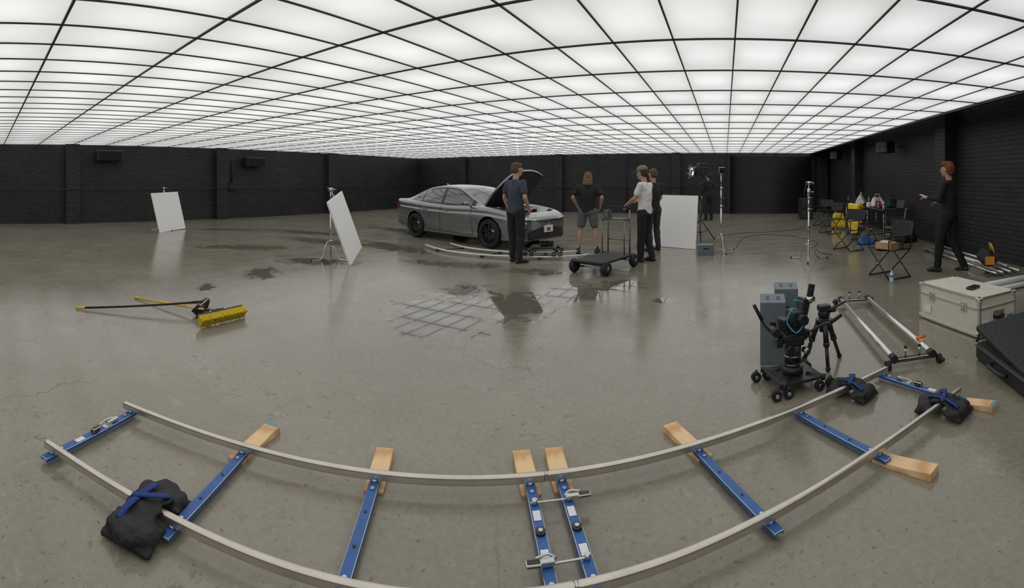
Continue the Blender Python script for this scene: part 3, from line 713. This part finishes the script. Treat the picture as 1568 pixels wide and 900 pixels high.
b.box((0,-sy/2-.004,.19),(.16,.012,.10),CHR,bev=.004); b.tube([(-.055,-sy/2-.02,.19),(-.05,-sy/2-.03,.165),(.05,-sy/2-.03,.165),(.055,-sy/2-.02,.19)],.009,BLK,cr=3)
b.box((-.17,-sy/2-.003,.13),(.10,.004,.07),LAB); b.box((.17,-sy/2-.003,.13),(.08,.004,.06),pm('sticker_blue',(.1,.2,.4),.5))
b.box((-sx_/2-.002,.33,.13),(.004,.12,.08),LAB); b.done()
b=B('phone',(2.42,4.15,.383),rz=.5); b.box((0,0,.012),(.16,.08,.02),BPL,bev=.006); b.box((0,0,.023),(.145,.068,.002),pm('screen_glass',(.02,.025,.03),.1)); b.done()
b=B('black_equipment_case',(2.27,2.88,0),rz=-.12)
b.box((.0,0,.07),(.68,.92,.14),NYL,bev=.03,seg=3); b.box((.0,0,.14),(.60,.84,.02),pm('foam_grey',(.035,.035,.038),.9,bump=.6,bs=90),bev=.004)
b.box((.03,.05,.245),(.72,.84,.05),NYL,rot=(.14,-.14,0),bev=.02,seg=3)
b.tube([(-.33,.45,.14),(-.30,.46,.20)],.012,BLK); b.tube([(.3,.45,.14),(.3,.46,.30)],.012,BLK)
ZP=pm('zip_grey',(.08,.08,.08),.4)
b.tube([(-.34,-.44,.125),(-.345,.44,.125)],.006,ZP); b.tube([(-.345,-.12,.07),(-.39,-.10,.08),(-.39,.10,.08),(-.345,.12,.07)],.014,BLK,cr=3)
b.done()
b=B('speed_rail_pipes',(3.75,5.25,0),rz=.12)
for i,(y,z) in enumerate(((0,.04),(.10,.04),(.05,.115))): b.cyl((-.55,y,z),(.9,y+.05,z),.037,pm('white_pipe',(.72,.73,.74),.35),seg=16); b.cyl((-.552,y,z),(-.548,y,z),.027,BLK)
b.done()
b=B('stacked_track_rails',(4.12,7.6,0),rz=-.05)
for x in (-.12,.0,.14,.3): b.cyl((x,-1.6,.07),(x,1.4,.07),.02,ALU)
for y in (-1.3,-.4,.5,1.3): b.box((.09,y,.03),(.56,.05,.03),BPL,bev=.005)
for x in (-.05,.2): b.cyl((x,-1.4,.12),(x,1.4,.12),.02,ALU)
b.done()
b=B('tool_bag',(3.95,6.35,.14),rz=1.2)
b.mesh(remesh([ell((-.2,0,.12),(.09,.13,.11))+ell((.2,0,.12),(.09,.13,.11)),ell((-.2,0,.22),(.05,.06,.05))+ell((.2,0,.22),(.05,.06,.05))],.01,3,.008,12),NYL)
OR=pm('orange_fabric',(.75,.30,.03),.7)
b.box((0,-.14,.13),(.34,.02,.12),OR,bev=.008); b.tube([(-.12,-.1,.22),(-.1,-.06,.33),(.1,-.06,.33),(.12,-.1,.22)],.014,YEL,cr=4); b.box((-.28,0,.12),(.03,.16,.14),OR,bev=.008)
b.done()

# ------------------------------------------------------------------ chairs, tables
def chair(name,loc,rz,fab=NYL,item=None):
    b=B(name,loc,rz=rz); w,d=.50,.42
    for y in (-d/2,d/2):
        b.tube([(-w/2,y,.012),(w/2,y,.44)],.011,BPL); b.tube([(w/2,y,.012),(-w/2,y,.44)],.011,BPL)
        b.ball((0,y,.226),.016,CHR,8)
    for x in (-w/2,w/2):
        b.tube([(x,-d/2,.015),(x,d/2,.015)],.011,BPL); b.tube([(x,-d/2,.44),(x,d/2,.44)],.011,BPL)
        b.tube([(x,-d/2,.44),(x,-d/2,.63)],.010,BPL); b.tube([(x,d/2,.44),(x,d/2+.06,.86)],.011,BPL)
        b.box((x,-.02,.645),(.055,d+.06,.02),BPL,bev=.006)
    n=8; i=b.mi(fab)
    rows=[[b.bm.verts.new((-w/2+w*k/n,y,.445-.035*math.sin(pi*k/n))) for k in range(n+1)] for y in (-d/2,0,d/2)]
    rows2=[[b.bm.verts.new((-w/2+w*k/n,d/2+.02+.2*(z-.64)+.04*math.sin(pi*k/n),z)) for k in range(n+1)] for z in (.62,.74,.86)]
    for rw in (rows,rows2):
        for r,q in zip(rw,rw[1:]):
            for k in range(n): f=b.bm.faces.new((r[k],r[k+1],q[k+1],q[k])); f.material_index=i; f.smooth=True
    if item=='box':
        TN=pm('cardboard',(.52,.33,.17),.7); b.box((-.02,-.03,.48),(.30,.22,.10),TN,rot=(0,0,.3),bev=.004); b.box((-.04,-.03,.54),(.16,.1,.02),LAB,rot=(0,0,.5)); b.tube([(.05,-.05,.54),(.12,.0,.57),(.1,.08,.54)],.01,BPL,cr=3)
    if item=='jacket':
        b.mesh(remesh([ell((-.19,.29,.90),(.03,.045,.03))+ell((.19,.29,.90),(.03,.045,.03))+ell((-.2,.24,.50),(.03,.03,.04))+ell((.12,.24,.42),(.03,.03,.04)),ell((-.19,.33,.88),(.03,.03,.03))+ell((.19,.33,.88),(.03,.03,.03))+ell((-.17,.34,.25),(.04,.02,.04))+ell((.12,.34,.2),(.04,.02,.04)),
          ell((-.19,.22,.88),(.03,.03,.03))+ell((.19,.22,.88),(.03,.03,.03))+ell((-.17,.17,.48),(.04,.02,.04))+ell((.10,.17,.52),(.04,.02,.04))],.012,3,.02,8),YEL)
    return b.done()
chair('folding_chair',(2.50,6.85,0),-1.25,item='box'); chair('folding_chair',(2.62,9.75,0),-1.0); chair('folding_chair',(3.20,15.2,0),-.8)
chair('camp_chair',(3.70,9.85,0),-1.9,fab=pm('olive_canvas',(.12,.14,.10),.8,bump=.3)); chair('folding_chair',(2.95,13.0,0),-1.2)
chair('folding_chair',(3.42,11.2,0),1.9,item='jacket')
def table(name,loc,rz,sx_,sy):
    b=B(name,loc,rz=rz); b.box((0,0,.735),(sx_,sy,.03),BPL,bev=.008)
    for x in (-sx_/2+.08,sx_/2-.08):
        for y in (-1,1): b.cyl((x,y*(sy/2-.2),0),(x,y*(sy/2-.2),.72),.014,CHR)
    for y in (-1,1): b.tube([(-sx_/2+.08,y*(sy/2-.2),.12),(sx_/2-.08,y*(sy/2-.2),.12)],.01,CHR)
    return b.done()
table('folding_table',(4.25,12.0,0),0,.72,1.8); table('folding_table',(4.22,14.2,0),0,.72,1.8)
def bottle(name,loc,h=.22,r=.033,col=(.6,.7,.75)):
    b=B(name,loc); m_=pm('bottle_%d'%int(col[0]*100),col,.15,spec=.6); s=h/.22
    b.lathe([(0,0),(r,0),(r,.06*s),(r*.92,.075*s),(r,.09*s),(r,.14*s),(r*.4,.18*s),(r*.4,.20*s)],(0,0,0),(0,0,1),m_,16)
    b.lathe([(r*.45,.20*s),(r*.45,.22*s),(0,.22*s)],(0,0,0),(0,0,1),pm('cap_blue',(.05,.15,.5),.4),12); b.lathe([(r*1.03,.095*s),(r*1.03,.13*s)],(0,0,0),(0,0,1),pm('bottle_label',(.1,.25,.55),.5),16); b.done()
bottle('water_bottle',(2.37,6.40,0),.20)
TZ=.75
bottle('drink_bottle',(4.02,11.45,TZ),.24); bottle('drink_bottle',(3.98,11.75,TZ),.2,col=(.1,.4,.2)); bottle('drink_bottle',(4.3,13.6,TZ),.28,col=(.5,.3,.05)); bottle('drink_bottle',(4.0,14.85,TZ),.28,col=(.05,.05,.06))
def bag(name,loc,size,mat,handle=True,rz=0):
    b=B(name,loc,rz=rz); x,y,z=size
    me=remesh([ell((-x*.35,-y*.3,z*.18),(x*.15,y*.2,z*.18))+ell((x*.35,-y*.3,z*.18),(x*.15,y*.2,z*.18))+ell((-x*.35,y*.3,z*.18),(x*.15,y*.2,z*.18))+ell((x*.35,y*.3,z*.18),(x*.15,y*.2,z*.18))+ell((-x*.3,0,z*.85),(x*.12,y*.15,z*.15))+ell((x*.3,0,z*.8),(x*.12,y*.15,z*.15))],.012,3,.012,9,seed=x*7)
    for v in me.vertices: v.co.z=max(v.co.z,.001)
    b.mesh(me,mat)
    if handle: b.tube([(-x*.25,0,z*.85),(-x*.15,0,z*1.25),(x*.15,0,z*1.25),(x*.25,0,z*.85)],.01,mat,cr=4)
    b.done()
bag('plastic_bag',(4.2,12.5,TZ),(.35,.3,.28),LAB); bag('red_bag',(4.1,12.12,TZ),(.2,.18,.2),pm('red_fabric',(.35,.02,.02),.6)); bag('plastic_bag',(4.2,14.1,TZ),(.32,.3,.3),LAB,rz=1)
bag('camera_bag',(4.42,11.9,TZ),(.3,.25,.26),NYL); bag('camera_bag',(4.3,14.55,TZ),(.36,.25,.22),NYL)
bag('yellow_shopping_bag',(3.50,14.2,0),(.42,.3,.5),pm('yellow_bag',(.80,.62,.04),.6)); bag('backpack',(3.55,12.7,0),(.36,.3,.45),NYL,rz=1); bag('blue_bag',(3.25,10.55,0),(.42,.3,.16),pm('blue_bag',(.02,.12,.38),.6),rz=.4)
bag('duffel_bag',(4.3,10.6,0),(.5,.4,.4),NYL,rz=.4)
b=B('laptop',(4.4,11.5,TZ),rz=-1.3); b.box((0,0,.012),(.34,.24,.018),BPL,bev=.004); b.box((0,.12,.12),(.34,.012,.22),BPL,rot=(-.25,0,0),bev=.004); b.done()
b=B('paper_box',(4.1,12.8,TZ),rz=.3); b.box((0,0,.06),(.2,.15,.12),LAB,bev=.004); b.box((0,-.077,.06),(.15,.004,.07),pm('sticker_red',(.5,.05,.03),.5)); b.done()
b=B('equipment_cabinet',(3.15,18.2,0)); PG=pm('panel_grey',(.04,.04,.045),.5); b.box((0,0,.4),(.5,.5,.8),BPL,bev=.01); b.box((0,-.26,.6),(.4,.02,.3),PG,bev=.004); b.box((0,-.26,.2),(.4,.02,.3),PG,bev=.004); b.done()
b=B('power_cable')
pts=[(.25,10.4),(.5,12.2),(1.1,12.9),(1.8,12.4),(2.2,11.2),(2.0,10.3),(1.95,9.5),(2.15,9.2)]
b.tube([(x,y,.006) for x,y in pts],.006,RUB,seg=6,cr=6)
b.tube([(x,y,.006) for x,y in [(-.3,12.0),(-.1,12.6),(.6,13.4),(1.4,13.6),(2.2,14.2),(2.7,15.6)]],.006,RUB,seg=6,cr=6); b.done()

# ------------------------------------------------------------------ PEOPLE
def person(name,loc,rz,h,J={},shirt=None,sleeve='short',pants=None,legs='long',shoes=None,hair=None,hstyle='short',cap=None,yaw=0,pitch=0,slim=1.0,curl=.5,skin=SKIN,sock=None):
    s=h/1.8; b=B(name,loc,rz=rz); b.M=Matrix.Scale(s,4)
    j=dict(pel=(0,0,.95),wai=(0,0,1.10),che=(0,.0,1.31),nek=(0,0,1.49),hed=(0,.02,1.66),
      hipR=(.10,0,.92),kneR=(.11,.02,.50),ankR=(.12,-.02,.09),toeR=(.14,.12,.03),
      hipL=(-.10,0,.92),kneL=(-.11,.02,.50),ankL=(-.12,-.02,.09),toeL=(-.14,.12,.03),
      shoR=(.185*slim,0,1.43),elbR=(.25,-.03,1.16),wriR=(.25,.07,.92),
      shoL=(-.185*slim,0,1.43),elbL=(-.25,-.03,1.16),wriL=(-.25,.07,.92))
    j.update(J); j={k:V(v) for k,v in j.items()}
    g=[]; w=slim; tl=.78 if legs=='long' else 1
    g.append(ell(j['pel'],(.12*w,.08,.08))+ell(j['wai'],(.11*w,.075,.06)))
    g.append(ell(j['wai'],(.11*w,.075,.06))+ell(j['che'],(.13*w,.082,.09)))
    g.append(ell(j['che'],(.125*w,.08,.07))+ell(j['shoR']+V((-.01,0,-.01)),.036)+ell(j['shoL']+V((.01,0,-.01)),.036))
    g.append(ell(j['nek']+V((0,-.01,-.04)),(.060,.05,.03))+ell(j['nek']+V((0,.0,.03)),(.056,.058,.03)))
    g.append(ell(j['nek']+V((0,.0,.02)),(.056,.058,.03))+ell(j['hed']+V((0,-.020,-.07)),(.055,.062,.03)))
    Rh=(Euler((0,0,yaw)).to_matrix()@Euler((pitch,0,0)).to_matrix()); hs=1.07
    H=lambda x,y,z:j['hed']+Rh@V((x*hs,y*hs,z*hs))
    E_=lambda c,r,R=None: ell(c,tuple(q*hs for q in r),R)
    g.append(E_(H(0,-.015,.035),(.076,.092,.083),Rh)+E_(H(0,.025,.0),(.066,.066,.07),Rh))
    g.append(E_(H(0,.02,.01),(.068,.07,.06),Rh)+E_(H(0,.055,-.085),(.030,.026,.022),Rh)+E_(H(0,.0,-.06),(.055,.05,.03),Rh))
    g.append(E_(H(0,.088,.015),(.010,.012,.01),Rh)+E_(H(0,.104,-.022),(.016,.014,.011),Rh))
    g.append(E_(H(-.035,.078,.030),(.022,.014,.008),Rh)+E_(H(.035,.078,.030),(.022,.014,.008),Rh))
    g.append(E_(H(-.016,.082,-.055),(.012,.012,.007),Rh)+E_(H(.016,.082,-.055),(.012,.012,.007),Rh))
    for q in (-1,1): g.append(E_(H(q*.078,-.012,.02),(.009,.018,.022),Rh)+E_(H(q*.074,-.004,-.02),(.008,.010,.012),Rh))
    ta=.82 if sleeve=='long' else 1
    for q in 'RL':
        S_,E,W_=j['sho'+q],j['elb'+q],j['wri'+q]
        g.append(ell(S_,.040)+ell(E,.040*ta)); mid=E.lerp(W_,.28); g.append(ell(E,.040*ta)+ell(mid,.042*ta)); g.append(ell(mid,.042*ta)+ell(W_,(.026,.028,.026)))
        g.append(ell(j['hip'+q],(.075*w,.08,.08))+ell(j['kne'+q],.055*tl)); K,A=j['kne'+q],j['ank'+q]; m_=K.lerp(A,.3)+V((0,-.015*tl,0)); g.append(ell(K,.055*tl)+ell(m_,.055*tl)); g.append(ell(m_,.055*tl)+ell(A,.036))
    b.mesh(remesh(g,.0105,2),skin)
    for q in (-1,1):
        b.ball(H(q*.032,.077,.012),(.013,.010,.009),LAB,8); b.ball(H(q*.032,.084,.012),(.006,.006,.006),BLK,8)
        b.box(H(q*.034,.090,.034),(.032,.006,.006),hair or BLK)
    b.box(H(0,.092,-.055),(.042,.008,.008),pm('lips',(.35,.13,.11),.5),bev=.002)
    for q,sg in (('R',1),('L',-1)):
        W_=j['wri'+q]; E=j['elb'+q]; d=(W_-E).normalized()
        t=V((0,1,0)) if abs(d.y)<.8 else V((-sg,0,.3)); t=(t-d*t.dot(d)).normalized()
        n=d.cross(t)*(-sg)
        if (n.dot(V((-sg,0,-.4)))<0): n=-n
        hg=[]
        P=lambda a,bb_,c: W_+d*a+t*bb_+n*c
        hg.append(ell(P(-.01,0,0),(.022,.022,.022))+ell(P(.03,.026,0),.014)+ell(P(.03,-.026,0),.014))
        hg.append(ell(P(.03,.028,0),.014)+ell(P(.03,-.026,0),.014)+ell(P(.09,.034,.004),.0115)+ell(P(.088,-.032,.004),.0105))
        for k,(o_,L_) in enumerate(((.033,.072),(.011,.080),(-.011,.074),(-.032,.060))):
            p=P(.09,o_,.003); an=0.15
            for f_,sgm in enumerate((.45,.32,.25)):
                an+=curl*(.6,.9,.6)[f_]
                q2=p+(d*math.cos(an)+n*math.sin(an))*L_*sgm+t*(o_*.05)
                hg.append(ell(p,.0092-f_*.0008)+ell(q2,.0086-f_*.0008)); p=q2
        p=P(.02,.028,.006); q2=P(.052,.056,.022); q3=P(.085,.062,.034)
        hg.append(ell(p,.014)+ell(q2,.0115)); hg.append(ell(q2,.0112)+ell(q3,.009))
        b.mesh(remesh(hg,.005,1),skin)
    g=[]
    g.append(ell(j['pel']+V((0,0,-.04)),(.180*w,.134,.05))+ell(j['wai'],(.166*w,.122,.06)))
    g.append(ell(j['wai'],(.166*w,.122,.06))+ell(j['che']+V((0,0,-.02)),(.178*w,.128,.10)))
    g.append(ell(j['che'],(.170*w,.122,.09))+ell(j['shoR']+V((-.01,0,-.01)),(.062,.066,.055))+ell(j['shoL']+V((.01,0,-.01)),(.062,.066,.055)))
    g.append(ell(j['che']+V((0,0,.07)),(.14,.095,.06))+ell(j['nek']+V((0,-.005,-.008)),(.074,.070,.020)))
    for q in 'RL':
        S_,E,W_=j['sho'+q],j['elb'+q],j['wri'+q]
        if sleeve=='short': g.append(ell(S_,.066)+ell(S_.lerp(E,.62),.068))
        else:
            g.append(ell(S_,.062)+ell(E,.053)); g.append(ell(E,.053)+ell(W_.lerp(E,.08),.040))
    b.mesh(remesh(g,.0125,2,.010,7,seed=h*11),shirt)
    g=[]
    g.append(ell(j['pel'],(.155*w,.112,.08))+ell(j['hipR']+V((0,-.01,-.03)),(.095*w,.112,.09))+ell(j['hipL']+V((0,-.01,-.03)),(.095*w,.112,.09)))
    for q in 'RL':
        Hh,K,A=j['hip'+q],j['kne'+q],j['ank'+q]
        if legs=='long':
            g.append(ell(Hh,(.102*w,.108,.10))+ell(K,.076)); g.append(ell(K,.076)+ell(A+V((0,0,.0)),(.062,.066,.03)))
        else: g.append(ell(Hh,(.106*w,.112,.10))+ell(Hh.lerp(K,.80),(.094,.098,.04)))
    b.mesh(remesh(g,.0125,2,.011,8,seed=h*5),pants)
    for q in 'RL':
        A,T=j['ank'+q],j['toe'+q]; hd=(V((T.x-A.x,T.y-A.y,0))).normalized()
        zz=T.z; heel=V((A.x,A.y,0))-hd*.045; zh=max(.035,A.z-.055)
        g=[ell((heel.x,heel.y,zh),(.038,.038,.036))+ell((A.x+hd.x*.02,A.y+hd.y*.02,A.z),(.044,.046,.03)),
           ell((heel.x,heel.y,zh),(.038,.038,.036))+ell((T.x,T.y,max(.034,zz)),(.046,.05,.030))+ell((T.x-hd.x*.07,T.y-hd.y*.07,max(.05,zz+.025)),(.043,.05,.036))]
        me=remesh(g,.009,2)
        for v in me.vertices: v.co.z=max(v.co.z,.004)
        b.mesh(me,shoes)
        if sock: b.cyl(A,A+V((0,0,.06)),.042,sock,seg=14)
    if hair:
        g=[E_(H(0,-.022,.050),(.083,.098,.083),Rh)+E_(H(0,-.055,-.01),(.076,.062,.06),Rh)]
        g.append(E_(H(0,.03,.095),(.058,.05,.03),Rh)+E_(H(0,-.03,.1),(.06,.06,.035),Rh))
        for q in (-1,1): g.append(E_(H(q*.072,-.03,.04),(.014,.035,.05),Rh)+E_(H(q*.068,-.045,-.02),(.014,.03,.03),Rh))
        if hstyle=='long':
            g.append(E_(H(0,-.06,.0),(.085,.05,.06),Rh)+E_(H(0,-.085,-.13),(.085,.038,.06),Rh))
            for q in (-1,1): g.append(E_(H(q*.07,-.03,.0),(.025,.05,.05),Rh)+E_(H(q*.075,-.04,-.12),(.025,.03,.05),Rh))
        if hstyle=='bob':
            g.append(E_(H(0,-.045,.03),(.100,.085,.085),Rh)+E_(H(0,-.06,-.045),(.082,.05,.045),Rh)); g.append(E_(H(0,.02,.09),(.085,.07,.045),Rh))
        b.mesh(remesh(g,.009,1,.012 if hstyle!='short' else .005,24),hair)
    if cap:
        b.mesh(remesh([E_(H(0,-.015,.075),(.094,.110,.078),Rh)],.009,2),cap)
        b.mesh(remesh([E_(H(-.05,.085,.065),(.02,.02,.006),Rh)+E_(H(.05,.085,.065),(.02,.02,.006),Rh)+E_(H(0,.165,.05),(.035,.02,.005),Rh)],.005,1),cap)
        b.ball(H(0,-.015,.152),.008,cap,8)
    return b
NAVY=pm('navy_tshirt',(.045,.062,.09),.85,bump=.3); DJE=pm('dark_jeans',(.014,.015,.02),.85,bump=.3); BTS=pm('black_tshirt',(.016,.016,.02),.85,bump=.3)
GSH=pm('grey_shorts',(.11,.125,.13),.85,bump=.3); WTS=pm('white_tshirt',(.74,.73,.69),.85,bump=.3); BSH=pm('black_shoes',(.014,.014,.014),.5)
HBR=pm('brown_hair',(.12,.06,.03),.6,bump=.8,bs=120); HRD=pm('red_hair',(.24,.055,.024),.6,bump=.8,bs=120); HDB=pm('dark_hair',(.05,.025,.015),.6,bump=.8,bs=120); CAPM=pm('olive_cap',(.20,.19,.12),.8); HBL=pm('blond_brown_hair',(.20,.11,.05),.6,bump=.8,bs=120)
WSK=pm('white_sock',(.5,.5,.5),.8)
person('man_in_navy_tshirt',(-3.68,7.72,0),-.35,1.82,dict(hed=(0,.04,1.66),elbR=(.27,-.04,1.17),wriR=(.21,.12,.97),elbL=(-.26,-.04,1.17),wriL=(-.24,.06,.93),ankR=(.13,-.04,.09),toeR=(.18,.10,.03),ankL=(-.10,.02,.09),toeL=(-.14,.15,.03)),NAVY,'short',DJE,'long',BSH,HBR,'short',yaw=-.35,pitch=-.1).done()
person('man_in_grey_shorts',(-2.80,9.32,0),.15,1.69,dict(elbR=(.32,-.06,1.21),wriR=(.27,.10,1.01),elbL=(-.32,-.06,1.21),wriL=(-.25,.10,1.01),kneR=(.16,.02,.5),kneL=(-.16,.02,.5),ankR=(.20,-.02,.09),toeR=(.24,.11,.03),ankL=(-.20,-.02,.09),toeL=(-.24,.11,.03),hed=(0,.06,1.63)),BTS,'short',GSH,'short',BSH,HBL,'long',pitch=-.35,slim=1.14,sock=WSK).done()
person('man_in_white_tshirt',(-1.46,8.50,0),1.25,1.76,dict(hed=(0,.06,1.65),nek=(0,.02,1.49),elbR=(.23,.10,1.19),wriR=(.12,.33,1.10),elbL=(-.23,.09,1.19),wriL=(-.13,.32,1.07),ankR=(.10,-.10,.09),toeR=(.11,.05,.03),ankL=(-.11,.04,.09),toeL=(-.12,.18,.03)),WTS,'short',DJE,'long',BSH,HDB,'short',cap=CAPM,pitch=-.2,slim=.97,curl=.9).done()
person('man_in_dark_clothes',(-1.50,9.8,0),.9,1.74,dict(elbR=(.24,.02,1.17),wriR=(.2,.16,.99)),BTS,'short',pm('charcoal_pants',(.04,.04,.043),.85),'long',BSH,HBR,'short',pitch=-.1).done()
person('crew_member_in_black',(-.62,17.7,0),.6,1.80,dict(elbR=(.24,.06,1.24),wriR=(.1,.24,1.34)),BTS,'long',DJE,'long',BSH,HDB,'short').done()
b=person('woman_in_black',(3.52,6.82,0),.65,1.80,dict(hed=(-.01,.03,1.66),elbR=(.22,.02,1.17),wriR=(.10,.22,1.13),elbL=(-.22,.06,1.18),wriL=(-.17,.30,1.21),kneR=(.09,-.02,.50),ankR=(.12,-.22,.10),toeR=(.14,-.08,.03),kneL=(-.09,.12,.50),ankL=(-.10,.16,.09),toeL=(-.12,.30,.03)),pm('black_blouse',(.011,.011,.012),.85,bump=.3),'long',pm('black_trousers',(.010,.010,.011),.85,bump=.3),'long',BSH,HRD,'bob',slim=.86,yaw=.1)
b.box((-.12,.42,1.24),(.07,.10,.012),LAB,rot=(.3,0,0),bev=.003); b.done()

# ------------------------------------------------------------------ world + camera
w=bpy.data.worlds.new('world'); scene.world=w; w.use_nodes=True; w.node_tree.nodes['Background'].inputs[0].default_value=(.02,.02,.02,1)
cam=bpy.data.cameras.new('camera'); co=bpy.data.objects.new('camera',cam); bpy.context.collection.objects.link(co)
co.location=(0,0,1.48); co.rotation_euler=(pi/2,0,.4528)
cam.type='PANO'; cam.panorama_type='CENTRAL_CYLINDRICAL'
cam.central_cylindrical_range_u_min=-1.0889; cam.central_cylindrical_range_u_max=1.0889
cam.central_cylindrical_range_v_min=-.8653; cam.central_cylindrical_range_v_max=.3847; cam.central_cylindrical_radius=1
cam.clip_end=200
scene.camera=co
